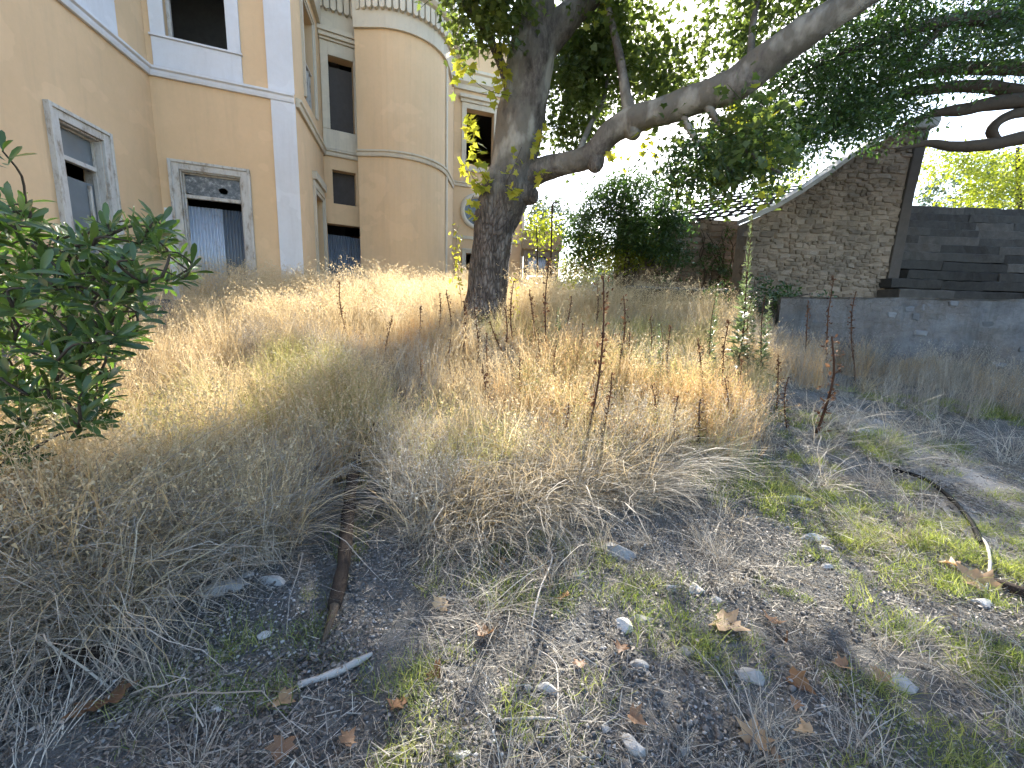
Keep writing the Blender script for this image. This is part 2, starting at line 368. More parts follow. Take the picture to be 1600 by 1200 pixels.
A = Vector((math.sin(R(-10.5)), math.cos(R(-10.5)), 0)); B = Vector((math.sin(R(67.4)), math.cos(R(67.4)), 0))
C12 = Vector((-9.13, 11.10, 0)); C23 = C12+B*3.165; C34 = C23+Vector((-.9, 3.69, 0)); W4E = Vector((-5.9, 16.65, 0)); W1S = C12-A*13
W5S = Vector((-3.648, 22, 0)); B5 = Vector((math.sin(R(70)), math.cos(R(70)), 0)); W5E = W5S+B5*4.27
Z0, ZT, ZC = 1.0, 12.7, 7.0
villa = thing('yellow_villa', 'derelict two storey yellow plastered villa with white trim and empty windows', 'building', (-8, 14, 1.6))
xy = lambda v: (v.x, v.y)
f1 = Face(xy(W1S), xy(C12)); f2 = Face(xy(C12), xy(C23)); f3 = Face(xy(C23), xy(C34)); f4 = Face(xy(C34), xy(W4E)); f5 = Face(xy(W5S), xy(W5E))
L1 = 13.0
op1 = [(L1-2.9, L1-1.84, 1.9, 4.84), (L1-2.6, L1-1.3, 8.0, 11.0), (L1-7.2, L1-6.1, 1.9, 4.84)]
op2 = [(.43, 1.78, 1.75, 4.92), (.42, 1.70, 7.92, 10.9)]
op3 = [(1.35, 2.7, 7.75, 10.5), (2.0, 3.2, 1.6, 5.25)]
op4 = [(.27, 1.1, 7.9, 10.3), (.28, 1.08, 5.38, 6.56), (.03, 1.32, 1.6, 4.65)]
op5 = [(1.0, 2.43, 8.98, 11.5), (1.06, 2.3, 1.6, 4.6)]
for f_, op, zt in ((f1, op1, ZT), (f2, op2, ZT), (f3, op3, ZT), (f4, op4, ZT), (f5, op5, 14.4)):
    wall_mesh((f_.p.x, f_.p.y), xy(f_.p+f_.d*f_.L), Z0, zt, op, .4).build('wall', M_YEL, villa)
# rounded corner tower
TC = Vector((-4.95, 17.97, 0)); TR = 1.95
arc = [Vector((-5.9, 16.60, 0)), Vector((-5.88, 16.06, 0))]+[TC+Vector((math.sin(R(a)), -math.cos(R(a)), 0))*TR for a in range(0, 91, 6)]+[Vector((-2.98, 19.6, 0)), Vector((-3.3, 22.1, 0))]
def sweep(line, prof, mat, name, parent, smooth=False):
    """profile (k outward, z) swept along a plan line whose outside is on its right"""
    m = MB(); n = len(prof)
    for i, p in enumerate(line):
        a = (p-line[i-1]).normalized() if i else None; b = (line[i+1]-p).normalized() if i < len(line)-1 else None
        na = Vector((a.y, -a.x, 0)) if a else None; nb = Vector((b.y, -b.x, 0)) if b else None
        if na is None: q = nb
        elif nb is None: q = na
        else: q = (na+nb); q = q/max(q.length_squared/2, .35)
        for k, z in prof: m.v.append(tuple(p+q*k+Vector((0, 0, z))))
    for i in range(len(line)-1):
        for j in range(n): a = i*n+j; b = i*n+(j+1) % n; m.f.append((a, a+n, b+n, b))
    m.f += [tuple(range(n)), tuple(range((len(line)-1)*n, len(line)*n))[::-1]]
    return m.build(name, mat, parent, smooth=smooth)
sweep(arc, [(0, Z0), (0, ZT), (-.4, ZT), (-.4, Z0)], M_YEL, 'wall', villa)
CP = [(-.05, ZC), (.07, ZC), (.09, ZC+.06), (.09, ZC+.12), (.14, ZC+.15), (.14, ZC+.2), (.02, ZC+.235), (-.05, ZC+.235)]
sweep([W1S, C12, C23], CP, M_WHT, 'string_course', villa); sweep([C23+A*.15, C34, W4E], CP, M_CRM, 'string_course', villa)
sweep(arc[1:-1], CP, M_CRM, 'string_course', villa)
sweep([W5S, W5E], [(k, z+.85) for k, z in CP], M_CRM, 'string_course', villa)
CN = [(-.05, 11.1), (.1, 11.1), (.12, 11.5), (.13, 12.1), (.24, 12.16), (.34, 12.2), (.42, 12.3), (.42, 12.5), (.5, 12.55), (.5, 12.75), (-.05, 12.8)]
sweep([C23+A*1.6, C34, W4E], CN, M_CRM, 'cornice', villa); cn = sweep(arc[1:-1], CN, M_CRM, 'cornice', villa)
DENT = MB()
for k in range(7):
    a = math.pi*k/6; DENT.v += [(-.085*math.cos(a), -.13, .09-.09*math.sin(a)), (-.085*math.cos(a), .06, .09-.09*math.sin(a))]
DENT.v += [(.085, -.13, .5), (.085, .06, .5), (-.085, -.13, .5), (-.085, .06, .5)]
DENT.f = [tuple(range(0, 18, 2)), tuple(range(1, 18, 2))[::-1]]+[(2*k, 2*k+1, (2*k+3) % 18, (2*k+2) % 18) for k in range(9)]
DENT = DENT.mesh("dentil")
for i in range(0, 26):   # dentils round the tower cornice and along the recess
    if i < 20: a = R(-20+i*5.9); p = TC+Vector((math.sin(a), -math.cos(a), 0))*(TR+.14); rz = a
    else: p = C34+f4.d*(.05+(i-20)*.215)+f4.n*.14; rz = math.atan2(f4.d.y, f4.d.x)
    link("dentil", DENT, M_CRM, cn, p+Vector((0, 0, 11.6))).rotation_euler.z = rz
sweep([W5S, W5E], [(-.05, 12.3), (.1, 12.3), (.12, 12.5), (.25, 12.6), (.27, 12.95), (.36, 13.0), (.36, 13.12), (-.05, 13.15)], M_CRM, 'cornice', villa)
sweep([W5S, W5E], [(-.45, 14.36), (.08, 14.36), (.08, 14.5), (-.45, 14.5)], M_CRM, 'parapet_coping', villa)
sweep([W5S, W5E], [(-.03, 5.3), (.05, 5.3), (.05, 5.46), (-.03, 5.46)], M_CRM, 'string_course', villa)
# corner pilasters
part(f2, 'pilaster', M_WHT, villa, [(2.6, 3.165+.02, Z0, ZC-.003, -.02, .05)]); part(f2, 'pilaster', M_WHT, villa, [(2.56, 3.165+.02, ZC+.238, 12.6, -.02, .05)])
part(f1, 'pilaster', M_WHT, villa, [(L1-4.2, L1-3.05, ZC+.238, 12.6, -.02, .05)])
# shell: floors, roof and hidden rear walls keep the rooms dark
foot = [xy(W1S+B*.05), xy(C12+Vector((-.1, .1, 0))), xy(C23+Vector((-.3, .15, 0))), xy(C34+Vector((-.25, .2, 0))), (-5.95, 17.2), (-4.9, 16.5), (-3.5, 18), (-3.5, 21.9), xy(W5S+Vector((0, .3, 0))), xy(W5E+Vector((-.05, .2, 0))), (-1, 31), (-15, 31), (-15, -1.6)]
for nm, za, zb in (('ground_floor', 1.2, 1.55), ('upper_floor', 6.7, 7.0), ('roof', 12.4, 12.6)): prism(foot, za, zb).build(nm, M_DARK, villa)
m = MB(); rp = foot[9:]+[foot[0]]
for a, b in zip(rp[:-1], rp[1:]): m.quad((*a, .8), (*b, .8), (*b, 12.6), (*a, 12.6))
m.build('rear_wall', M_YEL, villa)
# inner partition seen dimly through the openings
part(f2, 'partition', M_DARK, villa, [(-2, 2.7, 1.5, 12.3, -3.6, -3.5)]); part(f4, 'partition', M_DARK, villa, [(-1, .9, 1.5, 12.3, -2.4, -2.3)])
def surround(face, u0, u1, z0, z1, wd, mat, name='window_surround', sill=False, out=.06, zbase=None, par=None):
    b = [(u0-wd, u0, zbase or z0, z1+wd, -.01, out), (u1, u1+wd, zbase or z0, z1+wd, -.01, out), (u0-.001, u1+.001, z1, z1+wd-.002, -.01, out-.003),
         (u0-wd-.03, u0-wd+.04, zbase or z0, z1+wd+.03, -.01, out+.035), (u1+wd-.04, u1+wd+.03, zbase or z0, z1+wd+.03, -.01, out+.035), (u0-wd+.042, u1+wd-.042, z1+wd-.04, z1+wd+.028, -.01, out+.033)]
    return part(face, name, mat, par or villa, b, .01)
# ground floor windows with peeling timber surrounds
for f_, u0, u1, z1, kind in ((f2, .43, 1.78, 4.92, 0), (f1, L1-2.9, L1-1.84, 4.84, 1), (f1, L1-7.2, L1-6.1, 4.84, 1)):
    s_ = surround(f_, u0, u1, 1.75, z1, .19, M_PEEL)
    zt_ = 4.36 if kind == 0 else 4.28
    part(f_, 'window_frame', M_PEEL, s_, [(u0, u0+.06, 1.9, z1, -.2, -.12), (u1-.06, u1, 1.9, z1, -.2, -.12), (u0+.06, u1-.06, z1-.06, z1, -.2, -.12), (u0+.06, u1-.06, zt_-.09, zt_, -.21, -.10)])
    part(f_, 'reveal_lining', M_PEEL, s_, [(u0+.001, u0+.03, 1.9, z1-.001, -.36, .0), (u1-.03, u1-.001, 1.9, z1-.001, -.36, .0), (u0+.031, u1-.031, z1-.03, z1-.001, -.36, .0)])
    # transom pane; the one on the facing wall has a jagged hole
    n = 40; m = MB(); hc = ((u0+(u1-u0)*.66), zt_+.19); 
    outer = []; inner = []
    for i in range(n):
        a = 2*math.pi*i/n; ca, sa = math.cos(a), math.sin(a)
        tt = min(((u1-.06-hc[0])/ca if ca > 0 else (u0+.06-hc[0])/ca) if abs(ca) > 1e-6 else 9, ((z1-.06-hc[1])/sa if sa > 0 else (zt_-hc[1])/sa) if abs(sa) > 1e-6 else 9)
        outer.append((hc[0]+ca*tt, hc[1]+sa*tt)); rr = (.085 if kind == 0 else .004)*(1+.45*noise.noise((ca*2, sa*2, 4)))
        inner.append((hc[0]+ca*rr*1.25, hc[1]+sa*rr))
    for u, z in outer+inner: m.v.append(tuple(f_.M @ Vector((u, .16, z))))
    m.f = [(i, (i+1) % n, n+(i+1) % n, n+i) for i in range(n)]
    m.build('transom_pane', M_GLASS if kind == 0 else M_PANE, s_)
    if kind == 0:
        corrugated(f_, 'corrugated_sheet', M_TIN, s_, u0+.04, 1.24, 1.6, 4.1, -.27, lean=.1); corrugated(f_, 'corrugated_sheet', M_TIN2, s_, 1.22, u1-.03, 1.6, 4.1, -.31, lean=.1)
    else: part(f_, 'lower_pane', M_PANE, s_, [(u0+.06, u1-.06, 1.9, zt_-.35, -.22, -.2)]); part(f_, 'mullion', M_PEEL, s_, [(u1-.24, u1-.18, 1.9, zt_-.4, -.2, -.15)])
part(f2, 'patch_of_whitewash', M_WHT, villa, [(.03, .21, 1.2, 3.95, -.01, .004)], 0)
# upper window on the facing wall: broad white surround with apron
s_ = part(f2, 'window_surround', M_WHT, villa, [(.13, .42, 7.93, 11.2, -.01, .05), (1.70, 1.99, 7.93, 11.2, -.01, .05), (.42, 1.70, 10.9, 11.2, -.01, .05), (.13, 1.99, ZC+.24, 7.88, -.01, .045), (.10, 2.02, 7.882, 7.928, -.01, .09)])
part(f2, 'window_frame', M_PEEL, s_, [(.42, .5, 7.93, 10.9, -.32, -.2)])
s_ = part(f1, 'window_surround', M_WHT, villa, [(L1-2.9, L1-2.6, 7.95, 11.2, -.01, .05), (L1-1.3, L1-1.0, 7.95, 11.2, -.01, .05), (L1-2.9, L1-1.0, ZC+.24, 7.94, -.01, .045)])
# recess side wall: tall window with a broken fretwork guard, and a door
s_ = surround(f3, 1.35, 2.7, 7.75, 10.5, .12, M_CRM, out=.04)
for i in range(7): part(f3, 'guard_bar', M_PEEL, s_, [(1.45+i*.18, 1.49+i*.18, 7.75, 8.9+.1*(i % 2), -.12, -.08)], 0)
part(f3, 'guard_rail', M_PEEL, s_, [(1.35, 2.7, 8.98, 9.04, -.14, -.06)]); part(f3, 'shutter', M_BOARD, s_, [(1.36, 2.69, 7.75, 10.5, -.3, -.26)], 0)
s_ = surround(f3, 2.0, 3.2, 1.6, 5.25, .16, M_CRM, 'door_surround', out=.05)
part(f3, 'hood', M_CRM, s_, [(1.8, 3.4, 5.62, 5.86, -.01, .14), (1.84, 3.36, 5.45, 5.615, -.01, .06)]); part(f3, 'door_leaf', M_TIN2, s_, [(2.0, 3.2, 1.6, 5.24, -.22, -.18)])
# end wall of the recess
s_ = part(f4, 'window_surround', M_CRM, villa, [(.02, .27, 7.9, 10.72, -.01, .06), (1.1, 1.36, 7.9, 10.72, -.01, .06), (.27, 1.1, 10.3, 10.72, -.01, .058), (.02, 1.36, ZC+.24, 7.895, -.01, .05)])
part(f4, 'hood', M_CRM, s_, [(-.06, 1.44, 10.93, 11.06, -.01, .26), (-.03, 1.41, 10.80, 10.925, -.01, .2), (0, 1.38, 10.725, 10.797, -.01, .12)])
part(f4, 'blind_board', M_BOARD, s_, [(.27, 1.1, 7.9, 10.1, -.34, -.3)])
part(f4, 'blind_board', M_BOARD, villa, [(.28, 1.08, 5.38, 6.56, -.36, -.33)])
corrugated(f4, 'corrugated_sheet', M_TIN2, villa, .03, .85, 1.5, 4.27, -.16, .09, .02); corrugated(f4, 'corrugated_sheet', M_TIN2, villa, .83, 1.32, 1.5, 4.25, -.19, .09, .02)
# annex behind the tree
s_ = part(f5, 'window_surround', M_CRM, villa, [(.76, 1.0, 8.85, 11.74, -.01, .08), (2.43, 2.68, 8.85, 11.74, -.01, .08), (1.0, 2.43, 11.5, 11.74, -.01, .077), (.76, 2.68, 8.6, 8.845, -.01, .1)])
part(f5, 'hood', M_CRM, s_, [(.62, 2.82, 11.9, 12.05, -.01, .25), (.68, 2.76, 11.745, 11.897, -.01, .14)])
m = MB(); ring = [f5.M @ Vector((1.62+.78*math.cos(a), -.03, 6.7+.78*math.sin(a))) for a in np.linspace(0, 2*math.pi, 33)]
m.tube(ring, .13, 8, caps=False); rw = m.build('round_window_surround', M_CRM, villa, smooth=True)
m = MB(); m.v = [tuple(f5.M @ Vector((1.62+.68*math.cos(a), -.012, 6.7+.68*math.sin(a)))) for a in np.linspace(0, 2*math.pi, 32, endpoint=False)]; m.f = [tuple(range(32))]
m.build('round_pane', M_PANE, rw)
surround(f5, 1.06, 2.3, 1.6, 4.6, .2, M_CRM, 'door_surround')
part(f5, 'downpipe', M_CRM, villa, [(4.1, 4.24, 1.5, 13.2, .01, .13)])
part(Face((-2.98, 17.9), (-2.98, 19.6)), 'corner_strip', M_CRM, villa, [(.0, .28, Z0, 11.08, -.01, .04)])

# ------------------------------------------------------------------ shared leaf and scatter tools
def rotm(az, el, roll):
    """(n,3,3): local +Y points along azimuth/elevation, rolled about itself"""
    ca, sa, ce, se, cr, sr = np.cos(az), np.sin(az), np.cos(el), np.sin(el), np.cos(roll), np.sin(roll)
    y = np.stack([sa*ce, ca*ce, se], -1); x = np.stack([ca, -sa, np.zeros_like(az)], -1); z = np.cross(x, y)
    X = x*cr[:, None]+z*sr[:, None]; Z = -x*sr[:, None]+z*cr[:, None]
    return np.stack([X, y, Z], -1)
class Soup:
    def __init__(s): s.V = []; s.F = []; s.T = []; s.n = 0; s.off = np.zeros(3)
    def add(s, v, f, t): s.V.append(v+s.off); s.F.append(np.asarray(f)+s.n); s.T.append(t); s.n += len(v)
    def leaves(s, tpl, pos, rot, scl, tint):
        tv, tf = tpl; n = len(pos); k = len(tv)
        v = np.einsum('nij,kj->nki', rot, tv)*scl[:, None, None]+pos[:, None, :]
        f = (np.asarray(tf)[None]+(np.arange(n)*k)[:, None, None]).reshape(-1, 3)
        s.add(v.reshape(-1, 3), f, np.repeat(tint, k))
    def mesh(s, name, mat, smooth=False):
        V_ = np.concatenate(s.V); F_ = np.concatenate(s.F); T_ = np.concatenate(s.T)
        me = bpy.data.meshes.new(name); me.vertices.add(len(V_)); me.vertices.foreach_set('co', V_.astype(np.float32).ravel())
        me.loops.add(len(F_)*3); me.loops.foreach_set('vertex_index', F_.astype(np.int32).ravel())
        me.polygons.add(len(F_)); me.polygons.foreach_set('loop_start', np.arange(len(F_), dtype=np.int32)*3)
        me.update(calc_edges=True); a = me.attributes.new('tint', 'FLOAT', 'POINT'); a.data.foreach_set('value', T_.astype(np.float32))
        if smooth: me.polygons.foreach_set('use_smooth', [True]*len(F_))
        me.materials.append(mat); return me
def fan(pts, c, fold=.12, tipdrop=.1):
    v = [(c[0], c[1], 0)]+[(x, y, fold*abs(x)-tipdrop*max(0, y)**2) for x, y in pts]; n = len(pts)
    return np.array(v), [(0, 1+i, 1+(i+1) % n) for i in range(n)]
_h = [(.05, .0), (.16, -.06), (.46, -.02), (.34, .17), (.64, .40), (.34, .42), (.30, .58), (.17, .62)]
PLANE = fan([(0, .05)]+_h+[(0, 1.0)]+[(-x, y) for x, y in _h[::-1]], (0, .3))
OVAL = fan([(0, 0), (.2, .25), (.24, .55), (.12, .85), (0, 1), (-.12, .85), (-.24, .55), (-.2, .25)], (0, .5), .3, .08)
_b = [(0, .0, 0), (.025, .12, 0), (.085, .4, .0), (.12, .66, -.02), (.085, .9, -.05), (0, 1.0, -.08)]
def bushleaf(curl):
    v, f = [], []
    for x, y, z in _b:
        zz = -curl*y*y; v += [(-x, y, zz+.3*x), (0, y, zz), (x, y, zz+.3*x)]
    for i in range(len(_b)-1):
        a = 3*i; f += [(a, a+1, a+4), (a, a+4, a+3), (a+1, a+2, a+5), (a+1, a+5, a+4)]
    return np.array(v), f
SMALL = (np.array([(0, 0, 0), (.26, .45, .05), (0, 1, -.06), (-.26, .45, .05)]), [(0, 1, 2), (0, 2, 3)])

def scatter_group(variants):
    """geometry nodes: one of the variant meshes on every point of a point mesh (rot, scl, idx attributes)"""
    g = bpy.data.node_groups.new('scatter', 'GeometryNodeTree')
    g.interface.new_socket('Geometry', in_out='INPUT', socket_type='NodeSocketGeometry'); g.interface.new_socket('Geometry', in_out='OUTPUT', socket_type='NodeSocketGeometry')
    N = g.nodes.new; Lk = g.links.new; gi = N('NodeGroupInput'); go = N('NodeGroupOutput'); jn = N('GeometryNodeJoinGeometry')
    for ob in variants[::-1]:
        oi = N('GeometryNodeObjectInfo'); oi.inputs['Object'].default_value = ob; oi.inputs['As Instance'].default_value = False
        ti = N('GeometryNodeGeometryToInstance'); Lk(oi.outputs['Geometry'], ti.inputs[0]); Lk(ti.outputs[0], jn.inputs[0])
    mp = N('GeometryNodeMeshToPoints'); Lk(gi.outputs[0], mp.inputs['Mesh'])
    ip = N('GeometryNodeInstanceOnPoints'); Lk(mp.outputs[0], ip.inputs['Points']); Lk(jn.outputs[0], ip.inputs['Instance']); ip.inputs['Pick Instance'].default_value = True
    def att(nm, typ):
        q = N('GeometryNodeInputNamedAttribute'); q.data_type = typ; q.inputs['Name'].default_value = nm; return q.outputs['Attribute']
    er = N('FunctionNodeEulerToRotation'); Lk(att('rot', 'FLOAT_VECTOR'), er.inputs[0]); Lk(er.outputs[0], ip.inputs['Rotation'])
    Lk(att('scl', 'FLOAT'), ip.inputs['Scale']); Lk(att('idx', 'INT'), ip.inputs['Instance Index']); Lk(ip.outputs[0], go.inputs[0])
    return g
def source(me):
    return bpy.data.objects.new('source_'+me.name, me)      # never linked to the scene
def scatter(name, group, pts, rot, scl, idx, parent=None, mat=None):
    pts = np.asarray(pts, np.float32); base = WO[parent] if parent else Vector((0, 0, 0))
    me = bpy.data.meshes.new(name); me.vertices.add(len(pts)); me.vertices.foreach_set('co', (pts-np.array(base, np.float32)).ravel())
    a = me.attributes.new('rot', 'FLOAT_VECTOR', 'POINT'); a.data.foreach_set('vector', np.asarray(rot, np.float32).ravel())
    a = me.attributes.new('scl', 'FLOAT', 'POINT'); a.data.foreach_set('value', np.asarray(scl, np.float32))
    a = me.attributes.new('idx', 'INT', 'POINT'); a.data.foreach_set('value', np.asarray(idx, np.int32))
    o = link(name, me, mat, parent, base); o['kind'] = 'stuff'
    md = o.modifiers.new('scatter', 'NODES'); md.node_group = group
    return o
def in_poly(poly, n, rg):
    P = np.array(poly, float); lo, hi = P.min(0), P.max(0); out = []
    while len(out) < n:
        q = rg.uniform(lo, hi, (n*2, 2)); ins = np.zeros(len(q), bool); j = len(P)-1
        for i in range(len(P)):
            c = ((P[i, 1] > q[:, 1]) != (P[j, 1] > q[:, 1])) & (q[:, 0] < (P[j, 0]-P[i, 0])*(q[:, 1]-P[i, 1])/(P[j, 1]-P[i, 1]+1e-9)+P[i, 0]); ins ^= c; j = i
        out += list(q[ins])
    return np.array(out[:n])
def cloud(poly, n, d0, d1, rg, clump=.45, thr=-.05):
    """points through a volume of air: outline as seen, its own range of distance, thinned by 3D noise into light and dark clumps"""
    out = []
    while len(out) < n:
        for px, py in in_poly(poly, n, rg):
            p = at(px, py, rg.uniform(d0, d1))
            if math.hypot(px-1045, py-8) < 52+22*rg.random(): continue  # leaves cut away here so bright sky stands in for the sun
            if noise.noise(p*clump*2) +.5*noise.noise(p*clump*5) > thr+rg.uniform(-.15, .15): out.append(tuple(p))
            if len(out) >= n: break
    return np.array(out)
def spray(name, tpl, mat, n, length, size, rg, twig=True, droop=.3, spread=.25):
    """a leafy twig growing along +Y"""
    s = Soup(); t = rg.uniform(.1, 1, n); pos = np.stack([rg.normal(0, spread*length, n)*t, t*length, rg.normal(0, spread*length*.7, n)-droop*length*t*t], -1)
    rot = rotm(rg.uniform(-2.2, 2.2, n), rg.normal(-.35, .5, n), rg.normal(0, .5, n))
    s.leaves(tpl, pos, rot, rg.uniform(size*.6, size*1.15, n), rg.uniform(0, 1, n))
    if twig:
        m = MB(); m.tube([(0, 0, 0), (0, length*.5, -droop*length*.25), (0, length*.95, -droop*length*.9)], [.008, .006, .003], 4)
        f = [q for a in m.f if len(a) == 4 for q in ((a[0], a[1], a[2]), (a[0], a[2], a[3]))]; s.add(np.array(m.v), f, np.zeros(len(m.v)))
    return source(s.mesh(name, mat))
def crown(name, parent, group, pts, rg, nv, s0=.8, s1=1.25):
    n = len(pts); return scatter(name, group, pts, np.stack([rg.normal(0, .45, n), rg.normal(0, .35, n), rg.uniform(0, 6.28, n)], -1), rg.uniform(s0, s1, n), rg.integers(0, nv, n), parent)

# ------------------------------------------------------------------ the big plane tree
def px_r(pw, Y): return pw/2/FPX*Y
TY = 8.5
tb = at(762, 470, TY); tb.z = ground(tb.x, tb.y)
tree = thing('plane_tree', 'large leaning plane tree with thick grey limb arching to the right', 'tree', tb)
pts = [(754, 560, 8.5, 130), (757, 515, 8.5, 84), (760, 470, 8.5, 64), (763, 435, 8.5, 60), (767, 400, 8.5, 61), (774, 350, 8.5, 64), (786, 310, 8.5, 74), (800, 270, 8.5, 66), (808, 225, 8.5, 68), (815, 180, 8.45, 68), (824, 140, 8.4, 66), (828, 100, 8.35, 66), (832, 60, 8.3, 62), (836, 15, 8.2, 54), (838, -50, 8.1, 46), (842, -170, 7.9, 38), (850, -330, 7.7, 24)]
P = [at(a, b, c) for a, b, c, _ in pts]; rad = [px_r(w_, c)/1.02 for a, b, c, w_ in pts]
MB().tube(P, rad, 28, .10, 2.2, sub=5).build('trunk', M_BARK, tree, smooth=True)
pts = [(810, 285, 8.5, 36), (846, 266, 8.4, 35), (885, 256, 8.2, 31), (925, 241, 8.0, 32), (955, 207, 7.8, 35), (990, 187, 7.6, 38), (1050, 169, 7.3, 38), (1105, 149, 7.0, 40), (1150, 132, 6.8, 46), (1195, 95, 6.6, 46), (1255, 52, 6.3, 42), (1335, 0, 6.0, 38), (1440, -70, 5.7, 34), (1560, -150, 5.4, 24)]
limb = MB().tube([at(a, b, c) for a, b, c, _ in pts], [px_r(w_, c)/1.02 for a, b, c, w_ in pts], 20, .12, 3.2, sub=5, seed=5).build('limb', M_BARK, tree, smooth=True)
def br(pts, seed=0, name='branch', mat=M_BARK, par=tree, seg=10, amp=.12): return MB().tube([at(a, b, c) for a, b, c, _ in pts], [px_r(w_, c) for a, b, c, w_ in pts], seg, amp, 4, sub=4, seed=seed).build(name, mat, par, smooth=True)
br([(930, 240, 7.97, 30), (931, 262, 7.95, 22), (932, 270, 7.95, 6)], 1, 'burl'); br([(985, 190, 7.63, 34), (990, 210, 7.6, 24), (991, 219, 7.6, 6)], 2, 'burl')
br([(986, 185, 7.62, 22), (978, 150, 7.7, 15), (972, 110, 7.8, 13), (964, 70, 7.9, 11), (950, 10, 8.2, 8), (935, -60, 8.4, 6)], 3)
br([(832, 100, 8.3, 46), (853, 66, 8.3, 42), (885, 28, 8.3, 38), (928, -12, 8.4, 34), (985, -80, 8.5, 30), (1040, -180, 8.7, 20)], 4)
br([(795, 318, 8.45, 56), (768, 310, 8.35, 42), (760, 302, 8.33, 34), (757, 298, 8.32, 10)], 6, 'burl')
br([(812, 300, 8.45, 50), (826, 312, 8.4, 36), (828, 320, 8.4, 10)], 7, 'burl')
br([(1160, 130, 6.75, 14), (1172, 90, 6.9, 10), (1176, 40, 7.1, 8), (1190, -30, 7.3, 6)], 8); br([(900, 250, 8.1, 10), (920, 200, 8.6, 7), (945, 150, 9.1, 5), (950, 90, 9.5, 4)], 9)
br([(812, 190, 8.4, 20), (790, 120, 8.1, 14), (760, 50, 7.8, 10), (725, 5, 7.5, 7), (680, -40, 7.2, 5)], 10); br([(1060, 165, 7.3, 12), (1085, 215, 7.0, 8), (1120, 250, 6.7, 6), (1160, 280, 6.4, 4)], 11)
br([(1100, 160, 7.0, 12), (1140, 210, 6.7, 8), (1185, 250, 6.4, 5), (1220, 270, 6.2, 4)], 12)
rg = np.random.default_rng(5)
SPR = [spray('plane_spray', PLANE, M_PLANE, 24, .7, .105, rg, spread=.33) for _ in range(5)]; G_PL = scatter_group(SPR)
cl = []
cl.append(cloud([(705, -60), (800, -60), (800, 55), (770, 75), (735, 62), (705, 20)], 80, 7.2, 8.6, rg))
cl.append(cloud([(870, 40), (960, -10), (1030, 60), (1060, 130), (985, 170), (930, 200), (880, 130)], 270, 8.4, 11.5, rg))
cl.append(cloud([(865, 30), (930, 20), (1000, 60), (985, 150), (925, 190), (880, 235), (864, 190)], 150, 11, 15.5, rg, .4, -.1))  # deeper leaves, added so the crown's shade reaches the left ground
cl.append(cloud([(868, 90), (905, 70), (970, 150), (960, 195), (920, 236), (880, 245), (866, 190)], 60, 8.8, 10, rg))
cl.append(cloud([(930, -120), (1240, -160), (1330, -30), (1250, 30), (1150, 115), (1060, 140), (1000, 90), (960, 10)], 270, 7.2, 11, rg))
cl.append(cloud([(1040, 210), (1120, 190), (1200, 170), (1225, 225), (1200, 262), (1150, 275), (1085, 275), (1045, 260)], 46, 5.8, 7.4, rg, .7, .05))
cl.append(cloud([(850, -400), (1500, -500), (1500, -120), (1250, -80), (930, -60), (700, -60), (650, -250)], 520, 5.5, 9.5, rg))
crown('crown', tree, G_PL, np.concatenate(cl), rg, 5)
print('plane sprays', sum(len(c) for c in cl))
# young shoots on the trunk: big yellow-green leaves, one object each
def leaf_mesh(tpl, name, mat, tint):
    s = Soup(); s.add(tpl[0], tpl[1], np.full(len(tpl[0]), tint)); return s.mesh(name, mat)
LM = [leaf_mesh(PLANE, 'leaf', M_SHOOT, t_) for t_ in (.1, .35, .6, .85, 1.)]
def shoot(stem, n, size, parent, jit=.07, meshes=LM, mat=M_BARK2, r0=.006):
    P_ = [at(*q) for q in stem]
    so_ = MB().tube(P_, np.linspace(r0, .002, len(P_)), 5, sub=3).build('shoot', mat, parent, smooth=True)
    for i in range(int(n*1.5)):
        t = rnd.uniform(.08, 1)*(len(P_)-1); k = min(int(t), len(P_)-2); p = P_[k].lerp(P_[k+1], t-k)
        p = p+Vector((rnd.gauss(0, jit), rnd.gauss(0, jit), rnd.gauss(0, jit)))
        o = link('leaf', rnd.choice(meshes), None, parent, p); o.scale = [size*rnd.uniform(.6, 1.2)]*3
        o.rotation_euler = (rnd.gauss(-.5, .6), rnd.gauss(0, .5), rnd.uniform(0, 6.28))
shoot([(772, 300, 8.1, ), (748, 262, 7.8), (736, 215, 7.7), (738, 180, 7.7)], 26, .17, tree)
shoot([(770, 305, 8.1), (745, 285, 7.8), (730, 260, 7.7), (726, 235, 7.65)], 14, .16, tree)
shoot([(790, 150, 8.0), (785, 110, 7.8), (783, 75, 7.75), (770, 40, 7.7)], 14, .16, tree)
shoot([(800, 150, 8.0), (760, 140, 7.7), (728, 112, 7.6), (712, 75, 7.6)], 14, .16, tree)
shoot([(815, 230, 8.0), (800, 268, 7.8), (790, 290, 7.75), (812, 305, 7.75), (822, 322, 7.75)], 16, .15, tree)
shoot([(836, 240, 8.1), (846, 215, 8.0), (842, 190, 8.0)], 8, .15, tree)
shoot([(845, 262, 8.1), (850, 275, 8.0), (838, 292, 8.0)], 6, .15, tree)
shoot([(740, 305, 7.9), (733, 325, 7.8), (740, 350, 7.8)], 7, .14, tree)
shoot([(1010, 182, 7.4), (1012, 225, 7.5), (1018, 262, 7.6)], 9, .16, tree); shoot([(1160, 150, 6.8), (1150, 190, 6.9), (1135, 215, 7.0)], 10, .16, tree)
shoot([(1190, 120, 6.6), (1195, 240, 6.2), (1200, 318, 5.9)], 12, .15, tree); shoot([(945, 235, 7.9), (965, 250, 7.6), (985, 262, 7.4)], 5, .15, tree)
shoot([(925, 40, 7.9), (934, 15, 7.8), (940, -20, 7.8)], 5, .2, tree)

